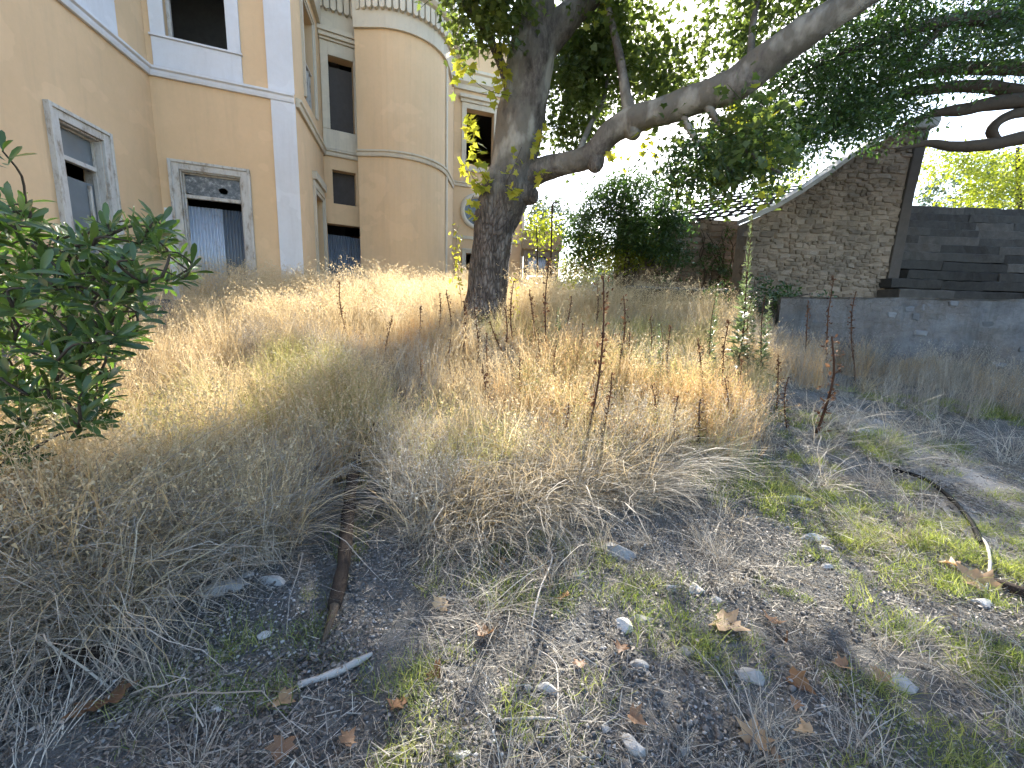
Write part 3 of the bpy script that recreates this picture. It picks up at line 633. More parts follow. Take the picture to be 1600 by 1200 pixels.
# ------------------------------------------------------------------ dark evergreen tree on the right, trunk outside the frame
rt_ = at(1800, 330, 9.5); rt_.z = 2.0
tree2 = thing('evergreen_tree', 'dark evergreen tree whose bare branches reach in over the stone steps', 'tree', rt_)
MB().tube([rt_+Vector((0, 0, -.3)), rt_+Vector((-.1, 0, 1.5)), at(1775, 150, 9.4), at(1740, 0, 9.2), at(1700, -200, 9.0)], [.5, .4, .34, .26, .12], 18, .12, 2, sub=4).build('trunk', M_BARK2, tree2, smooth=True)
def b2(pts, sd_): br(pts, sd_, 'branch', M_BARK2, tree2, 9, .15)
b2([(1775, 90, 9.4, 26), (1680, 102, 9.3, 24), (1600, 105, 9.2, 20), (1540, 106, 9.2, 17), (1480, 108, 9.2, 15), (1420, 120, 9.2, 10), (1330, 150, 9.3, 6)], 1)
b2([(1775, 130, 9.4, 24), (1680, 140, 9.2, 20), (1600, 143, 9.0, 17), (1530, 134, 9.0, 16), (1450, 140, 9.0, 14), (1390, 150, 9.0, 8), (1300, 190, 9.1, 5)], 2)
b2([(1775, 150, 9.4, 26), (1680, 168, 8.9, 22), (1610, 158, 8.8, 20), (1550, 162, 8.8, 18), (1500, 172, 8.8, 16), (1455, 178, 8.8, 9), (1400, 200, 8.9, 5)], 3)
b2([(1780, 190, 9.4, 28), (1690, 210, 9.0, 22), (1610, 214, 8.8, 18), (1545, 226, 8.8, 17), (1490, 229, 8.8, 14), (1450, 224, 8.8, 9), (1400, 235, 8.8, 4)], 4)
b2([(1640, 170, 8.9, 16), (1585, 178, 8.8, 13), (1560, 190, 8.8, 13), (1549, 205, 8.8, 13), (1560, 222, 8.8, 9)], 5)
b2([(1740, 20, 9.2, 26), (1620, 30, 8.8, 20), (1500, 30, 8.6, 16), (1380, 60, 8.5, 12), (1260, 110, 8.6, 8), (1160, 180, 8.7, 5)], 6)
b2([(1480, 35, 8.6, 12), (1400, 110, 8.8, 9), (1300, 190, 9, 6), (1200, 260, 9.2, 4)], 7)
rg = np.random.default_rng(8)
SPE = [spray('evergreen_spray', OVAL, M_EVER, 32, .62, .078, rg, droop=.35, spread=.3) for _ in range(5)]; G_EV = scatter_group(SPE)
cl = [cloud([(1230, 60), (1340, 0), (1620, -30), (1620, 70), (1540, 90), (1440, 110), (1380, 150), (1290, 170), (1240, 200), (1190, 150)], 560, 7.4, 10.5, rg, .5, -.12),
      cloud([(1150, 170), (1250, 150), (1380, 150), (1440, 130), (1440, 165), (1370, 200), (1290, 205), (1150, 205)], 240, 7.6, 9.2, rg, .55, -.02),
      cloud([(1150, 195), (1370, 195), (1290, 222), (1230, 250), (1190, 268), (1110, 272), (1090, 250)], 110, 6.4, 7.8, rg, .7, .05),
      cloud([(1150, 200), (1270, 182), (1280, 235), (1200, 268), (1110, 272)], 220, 14, 16.5, rg, .4, -.3),  # leaf mass behind the nearer leaves, added to shade the path
      cloud([(1300, -300), (1900, -300), (1900, 60), (1620, 60), (1500, -20), (1330, -30)], 500, 6.5, 10.5, rg, .5, -.15),
      cloud([(1440, 85), (1600, 75), (1700, 75), (1700, 130), (1600, 118), (1500, 128), (1440, 135)], 60, 8.6, 10.5, rg, .6, 0),
      cloud([(1120, -120), (1300, -160), (1700, -120), (1700, 60), (1500, 70), (1400, 120), (1300, 150), (1190, 190), (1130, 120)], 480, 11.5, 17.5, rg, .35, -.12),  # far leaves added to shade the path and thicken the canopy
      cloud([(1040, 215), (1200, 205), (1215, 262), (1060, 268)], 170, 17, 20, rg, .4, -.3),  # out of sight leaf mass, added only to keep sun off the path
      cloud([(1060, 215), (1120, 235), (1130, 270), (1090, 296), (1050, 290), (1035, 265)], 40, 6.2, 7.2, rg, .6, -.1)]
crown('crown', tree2, G_EV, np.concatenate(cl), rg, 5)

# ------------------------------------------------------------------ rounded ivy-grown tree between villa and stone wall
cb = at(975, 452, 13); cb.z = ground(cb.x, cb.y)
tree3 = thing('small_tree', 'small round dense dark green tree in front of the ruined shed', 'tree', cb)
MB().tube([cb, cb+Vector((.05, 0, 1)), at(980, 380, 13), at(975, 320, 13)], [.13, .1, .08, .03], 9, .1, 3, sub=3).build('trunk', M_BARK2, tree3, smooth=True)
MB().tube([cb+Vector((.1, 0, .6)), at(1000, 400, 13.1), at(1015, 350, 13.1)], [.07, .05, .02], 7, .1, 3, sub=3).build('branch', M_BARK2, tree3, smooth=True)
rg = np.random.default_rng(9); SPS = [spray('small_spray', OVAL, M_EVER, 26, .45, .10, rg, spread=.35) for _ in range(4)]; G_S = scatter_group(SPS)
crown('crown', tree3, G_S, np.concatenate([cloud([(900, 370), (905, 320), (930, 290), (985, 270), (1040, 285), (1065, 320), (1075, 370), (1060, 400), (1020, 400), (960, 385), (920, 410), (890, 420)], 650, 12, 14.2, rg, .7, -.4), cloud([(1020, 300), (1075, 320), (1075, 420), (1050, 440), (1030, 400)], 60, 12.4, 13.6, rg, .7, -.2)]), rg, 4)
SPS2 = [spray('inner_spray', OVAL, M_FAR, 18, .4, .10, rg, spread=.35) for _ in range(3)]; G_S2 = scatter_group(SPS2)
crown('inner_leaves', tree3, G_S2, cloud([(885, 400), (920, 370), (960, 385), (1045, 360), (1040, 400), (960, 420), (920, 445), (880, 445)], 190, 12.6, 13.8, rg, .8, -.25), rg, 3)

# ------------------------------------------------------------------ trees far behind
def bgtree(name, label, poly, d0, d1, n, mat, tpx, size, rgseed, group=None, leaf=.16):
    rg_ = np.random.default_rng(rgseed); b = at(tpx[0], tpx[1], (d0+d1)/2); b.z = 1.62
    t = thing(name, label, 'tree', b, group); top = at(tpx[2], tpx[3], (d0+d1)/2)
    MB().tube([b-Vector((0, 0, .1)), b.lerp(top, .5)+Vector((.1, 0, 0)), top], [size, size*.7, size*.3], 8, .1, 2, sub=3).build('trunk', M_BARK2, t, smooth=True)
    g = scatter_group([spray('far_spray', OVAL, mat, 22, .8, leaf, rg_, spread=.35) for _ in range(3)])
    crown('crown', t, g, cloud(poly, n, d0, d1, rg_, .35, -.2), rg_, 3); return t
bgtree('bright_tree', 'sunlit yellow green tree leaning in behind the stone steps at right', [(1440, 235), (1500, 238), (1620, 225), (1760, 220), (1760, 330), (1600, 332), (1500, 322), (1470, 300), (1560, 285), (1480, 262), (1440, 275)], 19, 24, 620, M_FAR, (1600, 460, 1590, 230), .22, 21)
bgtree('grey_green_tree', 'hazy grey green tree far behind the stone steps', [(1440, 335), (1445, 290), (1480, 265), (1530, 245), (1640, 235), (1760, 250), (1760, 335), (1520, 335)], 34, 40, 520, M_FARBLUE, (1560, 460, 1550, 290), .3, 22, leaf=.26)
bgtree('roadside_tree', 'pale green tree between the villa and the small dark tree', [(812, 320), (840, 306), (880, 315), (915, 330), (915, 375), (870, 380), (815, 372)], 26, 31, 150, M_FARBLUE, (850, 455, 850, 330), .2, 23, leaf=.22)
bgtree('dark_shrub', 'dark shrub at the foot of the small round tree', [(872, 400), (900, 385), (960, 380), (1010, 400), (1020, 455), (870, 455)], 15, 17, 170, M_EVER, (940, 462, 940, 410), .05, 27, leaf=.12)
bgtree('yellowing_tree', 'small yellow green tree left of the small dark tree', [(822, 340), (850, 335), (865, 355), (850, 372), (820, 370)], 16, 17.5, 26, M_FAR, (835, 455, 838, 350), .06, 24, leaf=.15)
bgtree('light_tree', 'light green tree seen through the bare roof battens', [(1150, 270), (1230, 250), (1290, 262), (1290, 290), (1230, 312), (1160, 318)], 20, 25, 40, M_FAR, (1200, 450, 1205, 290), .2, 25, leaf=.18)

# ------------------------------------------------------------------ stone walls and steps
rs = random.Random(3)
def rubble_mesh(seed):
    bm = bmesh.new(); bmesh.ops.create_cube(bm, size=1); bmesh.ops.bevel(bm, geom=bm.edges[:], offset=.16, segments=1, affect='EDGES', profile=.6)
    r_ = random.Random(seed)
    for v in bm.verts: v.co += Vector((r_.uniform(-.09, .09), r_.uniform(-.05, .05), r_.uniform(-.1, .1)))
    me = bpy.data.meshes.new('stone'); bm.to_mesh(me); bm.free(); me.materials.append(M_RUBBLE); return me
STM = [rubble_mesh(i) for i in range(7)]; STG = [rubble_mesh(i+20) for i in range(4)]
for q in STG: q.materials.clear(); q.materials.append(M_CONC)
def interp(tab, x):
    for (a, b), (c_, d_) in zip(tab[:-1], tab[1:]):
        if a <= x <= c_: return b+(d_-b)*(x-a)/(c_-a)
    return tab[0][1] if x < tab[0][0] else tab[-1][1]
def rubble_wall(parent, fc, x0, x1, z0, top, hmin, hmax, skip=None, wmin=1.1, wmax=2.6):
    st = []; z = z0
    while z < max(t_[1] for t_ in top):
        h = rs.uniform(hmin, hmax); x = x0+rs.uniform(-.1, .05)
        while x < x1:
            wd = min(h*rs.uniform(wmin, wmax)*rs.choice((.6, 1, 1, 1.2)), .6); xc = x+wd/2; dz = rs.uniform(-.05, .05)
            if x0 < xc < x1 and z+h/2+dz < interp(top, xc)-.03: st.append((xc, z+h/2+dz, wd*.97, h*.95*rs.uniform(.85, 1.05)))
            x += wd+rs.uniform(.0, .02)
        z += h
    st.sort(key=lambda q: -q[2]*q[3]); small = MB()
    for xc, zc, wd, h in st[300:]:
        me_ = rs.choice(STM); p = fc.M @ Vector((xc, rs.uniform(.03, .058), zc)); Mq = Matrix.Translation(p) @ Euler((0, rs.uniform(-.16, .16), math.atan2(fc.d.y, fc.d.x))).to_matrix().to_4x4() @ Matrix.Diagonal((wd, .16, h, 1)); n0 = len(small.v)
        small.v += [tuple(Mq @ v.co) for v in me_.vertices]; small.f += [tuple(n0+i for i in f.vertices) for f in me_.polygons]
    if small.v: small.build('small_stones', M_RUBBLE, parent)['kind'] = 'stuff'
    for xc, zc, wd, h in st[:300]:
        p = fc.M @ Vector((xc, rs.uniform(.03, .058), zc)); o = link('stone', rs.choice(STM), None, parent, p)
        o.scale = (wd*rs.choice((-1, 1)), .16, h*rs.choice((-1, 1))); o.rotation_euler = (rs.uniform(-.06, .06), rs.uniform(-.16, .16), math.atan2(fc.d.y, fc.d.x))
    return len(st)
SWX0, SWX1, SWY = 6.42, 10.80, 12.0
top = [(0, 4.30), (.6, 4.58), (1.3, 5.03), (1.95, 5.5), (2.54, 5.97), (3.2, 6.42), (3.8, 6.72), (4.4, 6.90)]
sw = thing('stone_wall', 'brown rubble stone wall with a pale coping sweeping up to a peak', 'wall', (8.6, 12.2, 2.0))
fs = Face((SWX0, SWY), (SWX1, SWY+.05))
m = MB(); n = len(top); 
for kk in (.0, -.55):
    m.v += [tuple(fs.M @ Vector((u, -kk, 1.8))) for u, z in top]+[tuple(fs.M @ Vector((u, -kk, z-.02))) for u, z in top]
for i in range(n-1): m.f += [(i, i+1, n+i+1, n+i), (2*n+i+1, 2*n+i, 3*n+i, 3*n+i+1), (n+i, n+i+1, 3*n+i+1, 3*n+i)]
m.f += [(0, n, 3*n, 2*n), (n-1, 3*n-1, 4*n-1, 2*n-1)]
m.build('mortar_core', M_MORTAR, sw)
print('stones', rubble_wall(sw, fs, 0, 4.15, 2.0, top, .085, .165))
m = MB()
for i in range(n-1):
    (a, b), (c_, d_) = top[i], top[i+1]; Q = [fs.M @ Vector((u, -k, z)) for u, z in ((a, b), (c_, d_)) for k in (.10, -.62)]
    up = Vector((0, 0, .13)); n0 = len(m.v); m.v += [tuple(q) for q in Q]+[tuple(q+up) for q in Q]
    m.f += [(n0, n0+2, n0+6, n0+4), (n0+4, n0+6, n0+7, n0+5), (n0+1, n0+5, n0+7, n0+3), (n0, n0+1, n0+3, n0+2), (n0, n0+4, n0+5, n0+1), (n0+2, n0+3, n0+7, n0+6)]
m.build('coping', M_COPE, sw)
# grey end pier and pale peak stone
m = MB(); pr = [(4.08, 1.9), (4.42, 1.9), (4.42, 5.1), (4.52, 6.78), (4.2, 6.72), (4.14, 5.0)]
m.v = [tuple(fs.M @ Vector((u, -k, z))) for k in (.07, -.7) for u, z in pr]; m.f = [tuple(range(6)), tuple(range(6, 12))[::-1]]+[(i, i+6, (i+1) % 6+6, (i+1) % 6) for i in range(6)]
m.build('end_pier', M_PIER, sw, bevel=.02)
m = MB(); pr = [(4.0, 6.75), (4.66, 6.80), (4.72, 6.98), (4.62, 7.22), (4.40, 7.14), (4.15, 7.0)]
m.v = [tuple(fs.M @ Vector((u, -k, z))) for k in (.14, -.7) for u, z in pr]; m.f = [tuple(range(6)), tuple(range(6, 12))[::-1]]+[(i, i+6, (i+1) % 6+6, (i+1) % 6) for i in range(6)]
m.build('peak_stone', M_COPE, sw, bevel=.04)
# stepped stone seating
stp = thing('stone_steps', 'shade-darkened weathered flight of broad stone steps behind the grey retaining wall', 'steps', (14, 12.5, 2.0))
def block_mesh(seed):
    bm = bmesh.new(); bmesh.ops.create_cube(bm, size=1); r_ = random.Random(seed); bmesh.ops.subdivide_edges(bm, edges=[e for e in bm.edges if abs(e.verts[0].co.x-e.verts[1].co.x) > .5], cuts=7)
    bmesh.ops.bevel(bm, geom=[e for e in bm.edges if abs(e.verts[0].co.x-e.verts[1].co.x) > .1], offset=.04, segments=1, affect='EDGES')
    for v in bm.verts: v.co += Vector((r_.uniform(-.012, .012), r_.uniform(-.02, .02), r_.uniform(-.035, .035)))
    me = bpy.data.meshes.new('step_block'); bm.to_mesh(me); bm.free(); me.materials.append(M_STEP); return me
BLK = [block_mesh(i) for i in range(5)]
for r_ in range(12):
    z = 2.0+.29*r_; x = 10.35 if r_ < 3 else 11.0; yb = 11.15+.28*r_
    while x < 19.5:
        wd = rs.uniform(.8, 2.0); xc = x+wd/2; cy_ = yb-.012*(xc-14)**2+.2
        o = link('step_block', rs.choice(BLK), None, stp, (xc, cy_+.3+rs.uniform(-.035, .035), z+.145+rs.uniform(-.012, .012))); o.scale = (wd*.995, .85, .25); o.rotation_euler.z = -.024*(xc-14)
        x += wd
# grey retaining wall in front
rw_ = thing('retaining_wall', 'weathered grey rendered retaining wall below the stone steps at right', 'wall', (8, 8.1, .7))
line = [Vector((5.72, 9.0, 0)), Vector((6.8, 8.56, 0)), Vector((7.9, 8.05, 0)), Vector((9.07, 7.5, 0)), Vector((11.5, 6.6, 0)), Vector((15, 5.2, 0)), Vector((22, 2.5, 0))]
bm = bmesh.new(); prev = None
cols = []
for i in range(len(line)-1):
    for k in range(20): cols.append(line[i].lerp(line[i+1], k/20))
cols.append(line[-1]); d_ = (line[-1]-line[0]).normalized(); nn = Vector((d_.y, -d_.x, 0))
grid = []
for c_ in cols:
    row = []
    for j in range(19):
        z = -.1+2.16*j/18; q = c_+nn*(.06-.03*z)+Vector((0, 0, z)); q += nn*(.05*noise.noise(q*1.3)+.045*noise.noise(q*4)+.02*noise.noise(q*9)); row.append(bm.verts.new(q))
    for bk in (.02, -.34):
        q = c_+nn*bk+Vector((0, 0, 2.10+.025*noise.noise(c_*2))); row.append(bm.verts.new(q))
    row.append(bm.verts.new(c_-nn*.34+Vector((0, 0, -.1)))); grid.append(row)
for a, b in zip(grid[:-1], grid[1:]):
    for j in range(len(a)-1): bm.faces.new((a[j], b[j], b[j+1], a[j+1]))
bm.faces.new(grid[0][::-1])
me = bpy.data.meshes.new('wall_face'); bm.to_mesh(me); bm.free(); link('wall_face', me, M_RETAIN, rw_, (0, 0, 0))
for i in range(46):   # stones showing through the render
    t_ = rs.uniform(0, .55); c_ = line[0].lerp(line[-1], t_); z = rs.uniform(.9, 2.0); k = min(range(len(cols)), key=lambda j: (cols[j]-c_).length)
    q = cols[k]+nn*(.012-.03*z)+Vector((0, 0, z)); o = link('stone', rs.choice(STG), None, rw_, q); o.scale = (rs.uniform(.1, .24), .11, rs.uniform(.07, .14)); o.rotation_euler.z = math.atan2(d_.y, d_.x)
# low wall in the middle distance
lw = thing('low_wall', 'low dark grey garden wall beyond the dry grass', 'wall', (4.1, 11, 1.3))
m = MB(); lx = np.linspace(2.95, 5.5, 18)
for x in lx:
    for (y, z) in ((11-.02*noise.noise((x*3, 0, 0)), .8), (11+.03*noise.noise((x*3, 4, 0)), 2.28+.02*noise.noise((x*2, 1, 0))), (11.32, 2.30+.02*noise.noise((x*2, 2, 0))), (11.32, .8)): m.v.append((x, y, z))
for i in range(17):
    for j in range(4): a = 4*i+j; b = 4*i+(j+1) % 4; m.f.append((a, a+4, b+4, b))
m.f += [(3, 2, 1, 0), (68, 69, 70, 71)]; m.build('wall_face', M_STEP, lw); 
m = MB().box(2.9, 5.55, 10.96, 11.36, 2.305, 2.37); m.build('coping', M_CONC, lw, bevel=.02)
# ruined shed: rubble wall with bare roof battens
sh = thing('ruined_shed', 'ruined stone shed with bare dark roof battens beside the sweeping wall', 'shed', (5.8, 14, 1.6))
fr = Face((3.4, 14.2), (7.3, 14.2)); t2 = [(0, 4.75), (3.9, 4.95)]
m = MB(); m.box(0, 3.9, .02, .5, 1.2, 4.8, fr.M); m.build('mortar_core', M_MORTAR, sh); rubble_wall(sh, fr, 0, 3.85, 2.2, t2, .13, .24)
b0, b1 = at(1055, 352, 14.1), at(1205, 330, 14.1); e0, e1 = at(1125, 312, 17.5), at(1268, 288, 17.5)
for i in range(11):
    a = b0.lerp(b1, -.15+i*.13); c_ = e0.lerp(e1, -.15+i*.13); MB().tube([a, c_], .045, 4).build('rafter', M_ROOFWOOD, sh)
for i in range(8):
    a = b0.lerp(e0, i/7)+Vector((-.5, 0, .06)); c_ = b1.lerp(e1, i/7)+Vector((.4, 0, .06)); MB().tube([a, c_], .038, 4).build('batten', M_ROOFWOOD, sh)
m = MB().tube([b1.lerp(e1, .02), e1+Vector((.1, 0, 0))], .12, 4); m.build('barge_board', M_ROOFWOOD, sh)
# ivy over the wall ends
rg = np.random.default_rng(31); G_IV = scatter_group([spray('ivy_spray', OVAL, M_EVER, 24, .35, .09, rg, spread=.4) for _ in range(3)])
iv = thing('ivy_clump', 'dark ivy clump hanging over the wall end below the stone wall', 'ivy', (6.0, 9.7, 2.0)); MB().tube([(6.0, 9.6, 1.3), (6.1, 9.5, 2.0), (6.6, 9.4, 2.2)], [.03, .025, .01], 6, sub=3).build('stem', M_BARK2, iv, smooth=True)
crown('foliage', iv, G_IV, cloud([(1110, 455), (1170, 440), (1240, 445), (1295, 462), (1260, 475), (1215, 480), (1200, 520), (1130, 530), (1105, 500)], 90, 9.2, 10.4, rg, 1, -.2), rg, 3)
iv = thing('dark_creeper', 'leafless dark creeper climbing the ruined shed wall', 'creeper', (5.6, 14, 1.6))
for k in range(9):
    px = 1095+k*7; py = 450; Q = []
    for j in range(7): Q.append(at(px, py, 13.95)); px += rs.uniform(-9, 9); py -= rs.uniform(10, 20)
    MB().tube(Q, np.linspace(.035, .008, 7), 5, .2, 5, sub=2).build('stem', M_BARK2, iv, smooth=True)
crown('foliage', iv, G_IV, cloud([(1090, 450), (1095, 400), (1130, 350), (1150, 370), (1140, 420), (1160, 450)], 34, 13.7, 14.05, rg, 1, -.1), rg, 3)

# ------------------------------------------------------------------ far gate hut and hooked pole
hut = thing('gate_hut', 'small far stone hut with corrugated door beyond the villa corner', 'hut', (1.2, 21, 1.6))
fh = Face(xy(at(818, 400, 20.5)), xy(at(874, 400, 20.5)))
L_ = fh.L; wall_mesh(xy(fh.p), xy(fh.p+fh.d*L_), 1.2, 4.6, [(L_*.12, L_*.62, 1.5, 4.3)], .3).build('wall', M_MORTAR, hut)
m = MB(); fh.box(m, -.1, L_+.1, 4.6, 5.5, -2.5, .12); m.build('roof_slab', m_plain('ochre_render', (.45, .32, .19)), hut, bevel=.05)
corrugated(fh, 'corrugated_sheet', M_TIN, hut, L_*.12, L_*.62, 3.4, 4.3, -.1, .12, .03); part(fh, 'door_frame', M_WHT, hut, [(L_*.16, L_*.22, 1.5, 3.35, -.1, .0), (L_*.52, L_*.58, 1.5, 3.35, -.1, .0), (L_*.22, L_*.52, 3.28, 3.35, -.1, .0)])
part(fh, 'door_leaf', M_BOARD, hut, [(L_*.22, L_*.52, 1.5, 3.28, -.12, -.08)])
pb = at(860, 458, 15); pb.z = ground(pb.x, pb.y); tp = at(863, 322, 15)
MB().tube([pb, tp, tp+Vector((.03, 0, .1)), tp+Vector((.12, 0, .13)), tp+Vector((.17, 0, .08))], .03, 6).build('hooked_pole', M_RUST)
tag(bpy.data.objects['hooked_pole'], 'thin dark iron pole with hooked top in the grass right of the plane tree', 'pole')

# ------------------------------------------------------------------ leafy bush at the left edge
bb = Vector((-2.75, 2.75, 0)); bb.z = ground(bb.x, bb.y)
bush = thing('leafy_bush', 'glossy dark green bush with whorled leaves at the left edge', 'bush', bb)
rg = np.random.default_rng(17); rb = random.Random(17)
poly = [(-160, 300), (-20, 320), (40, 305), (70, 330), (110, 375), (165, 350), (215, 338), (260, 352), (318, 408), (296, 440), (240, 455), (225, 500), (190, 560), (165, 640), (110, 700), (40, 740), (-160, 760)]
tips = []
for px, py in in_poly(poly, 430, rg):
    d = rg.uniform(1.95, 3.3) if px > 0 else rg.uniform(2.0, 3.0)
    tips.append(at(px, py, d))
for q in ((205, 345, 2.9), (255, 362, 2.9), (300, 412, 2.8), (40, 318, 2.5), (150, 360, 2.8), (40, 450, 1.9), (155, 440, 2.1), (110, 430, 2.0), (4, 236, 2.3), (20, 480, 1.9), (80, 400, 2.3)): tips.append(at(*q))
BL = [leaf_mesh(bushleaf(c_), 'leaf', M_BUSH, t_) for c_, t_ in ((.05, .1), (.25, .35), (.15, .6), (.35, .8), (.1, 1))]
for m_ in BL: m_.polygons.foreach_set('use_smooth', [True]*len(m_.polygons))
allL = []; nodes = [Vector((-3.0+rb.gauss(0, .15), 2.6+rb.gauss(0, .2), bb.z+.3)) for _ in range(9)]
for k in nodes: MB().tube([k-Vector((rb.gauss(0, .05), rb.gauss(0, .05), .5)), k], [.022, .016], 6).build('stem', M_BARK2, bush, smooth=True)
for tpt in sorted(tips, key=lambda p: (p-bb).length):     # grow each twig from the nearest wood already there
    base = min(nodes, key=lambda q: (q-tpt).length+.35*max(0, q.z-tpt.z)); mid = base.lerp(tpt, .5)+Vector((rb.gauss(0, .03), rb.gauss(0, .03), .03)); ax = (tpt-base).normalized()
    MB().tube([base, mid, tpt], [.008, .006, .004], 5, sub=3).build('twig', M_BARK2, bush, smooth=True); nodes.append(mid); nodes.append(tpt)
    ax = (ax+Vector((0, 0, .5))).normalized(); k = rb.randint(7, 11); ph = rb.uniform(0, 6)
    for i in range(k):
        a = ph+i*2.4; tilt = rb.uniform(.35, 1.25); o1 = ax.orthogonal().normalized(); o2 = ax.cross(o1)
        dr = (ax*math.cos(tilt)+(o1*math.cos(a)+o2*math.sin(a))*math.sin(tilt)).normalized()
        zax = (ax-dr*ax.dot(dr)).normalized(); xax = dr.cross(zax); Mx = Matrix((xax, dr, zax)).transposed()
        allL.append((tpt-ax*(.1*i/k), Mx, rb.uniform(.09, .155)))
vis = lambda p: p[0].y
inframe = [q for q in allL if abs(q[0].x) < q[0].y*1.27]; inframe.sort(key=lambda q: (q[0]-Vector(EYE)).length/q[2])
for p, Mx, s_ in inframe[:300]:
    o = link('leaf', rb.choice(BL), None, bush, p); o.rotation_euler = Mx.to_euler(); o.scale = (s_, s_, s_)
rest = inframe[300:]+[q for q in allL if abs(q[0].x) >= q[0].y*1.27]
S_ = Soup()
for p, Mx, s_ in rest:
    tv, tf = bushleaf(rb.uniform(.05, .3)); S_.add((np.array(Mx) @ tv.T).T*s_+np.array(p-bb), tf, np.full(len(tv), rb.random()))
o = link('foliage', S_.mesh('foliage', M_BUSH, True), None, bush, bb); o['kind'] = 'stuff'

# ------------------------------------------------------------------ grass
def blades(S, rg, n, rad, L, th0, th1, wd, nseg=5, tint=(0, 1), pw=1.4, az=None, z0=-.03):
    """curved tapering blades rooted in a disc"""
    a0 = rg.uniform(0, 6.283, n); r0 = rad*np.sqrt(rg.uniform(0, 1, n)); base = np.stack([r0*np.cos(a0), r0*np.sin(a0), np.full(n, z0)], -1)
    phi = rg.uniform(0, 6.283, n) if az is None else rg.normal(az[0], az[1], n)
    Ls = rg.uniform(*L, n); t0 = rg.uniform(*th0, n); t1 = rg.uniform(*th1, n); T = np.linspace(0, 1, nseg+1)
    th = t0[:, None]+(t1-t0)[:, None]*(T**pw)[None]; ds = Ls[:, None]/nseg
    hx = np.concatenate([np.zeros((n, 1)), np.cumsum(np.sin(th[:, :-1])*ds, 1)], 1); hz = np.concatenate([np.zeros((n, 1)), np.cumsum(np.cos(th[:, :-1])*ds, 1)], 1)
    wob = rg.normal(0, .02, (n, nseg+1))*T
    P_ = base[:, None, :]+np.stack([hx*np.cos(phi)[:, None]-wob*np.sin(phi)[:, None], hx*np.sin(phi)[:, None]+wob*np.cos(phi)[:, None], hz], -1)
    tw = phi+1.57+rg.normal(0, .6, n); w_ = (rg.uniform(wd*.6, wd*1.3, n)[:, None]*(1-.85*T**1.5)[None]/2)[..., None]; side = np.stack([np.cos(tw), np.sin(tw), rg.normal(0, .3, n)], -1)[:, None, :]
    V_ = np.stack([P_-side*w_, P_+side*w_], 2).reshape(-1, 3); k = 2*(nseg+1); f = []
    for j in range(nseg): f += [(2*j, 2*j+1, 2*j+3), (2*j, 2*j+3, 2*j+2)]
    F_ = (np.array(f)[None]+(np.arange(n)*k)[:, None, None]).reshape(-1, 3)
    tt = rg.uniform(*tint, n); S.add(V_, F_, np.repeat(tt, k)); return P_, tt
def seeds(S, rg, P_, tt, per, t_from, out, size, droop=.3):
    """tiny spikelets on fine side branches round the stem tops"""
    n, m_ = P_.shape[0], P_.shape[1]; N = n*per; i = np.repeat(np.arange(n), per); u = rg.uniform(t_from, 1, N)*(m_-1); k = np.minimum(u.astype(int), m_-2); fr_ = (u-k)[:, None]
    p = P_[i, k]*(1-fr_)+P_[i, k+1]*fr_; rel = (1-(u/(m_-1)-t_from)/(1-t_from))*.8+.2
    off = rg.normal(0, 1, (N, 3))*out*rel[:, None]; off[:, 2] = -np.abs(off[:, 2])*droop*2+.3*out; p = p+off
    a = rg.uniform(0, 6.283, N); el = rg.normal(-.5, .6, N); rot = rotm(a, el, rg.uniform(-1.5, 1.5, N))
    S.leaves((np.array([(-.22, 0, 0), (.22, 0, 0), (0, 1, 0)]), [(0, 1, 2)]), p, rot, rg.uniform(size*.6, size*1.4, N), np.clip(np.repeat(tt, per)+rg.normal(.1, .15, N), 0, 1))
rg = np.random.default_rng(41)
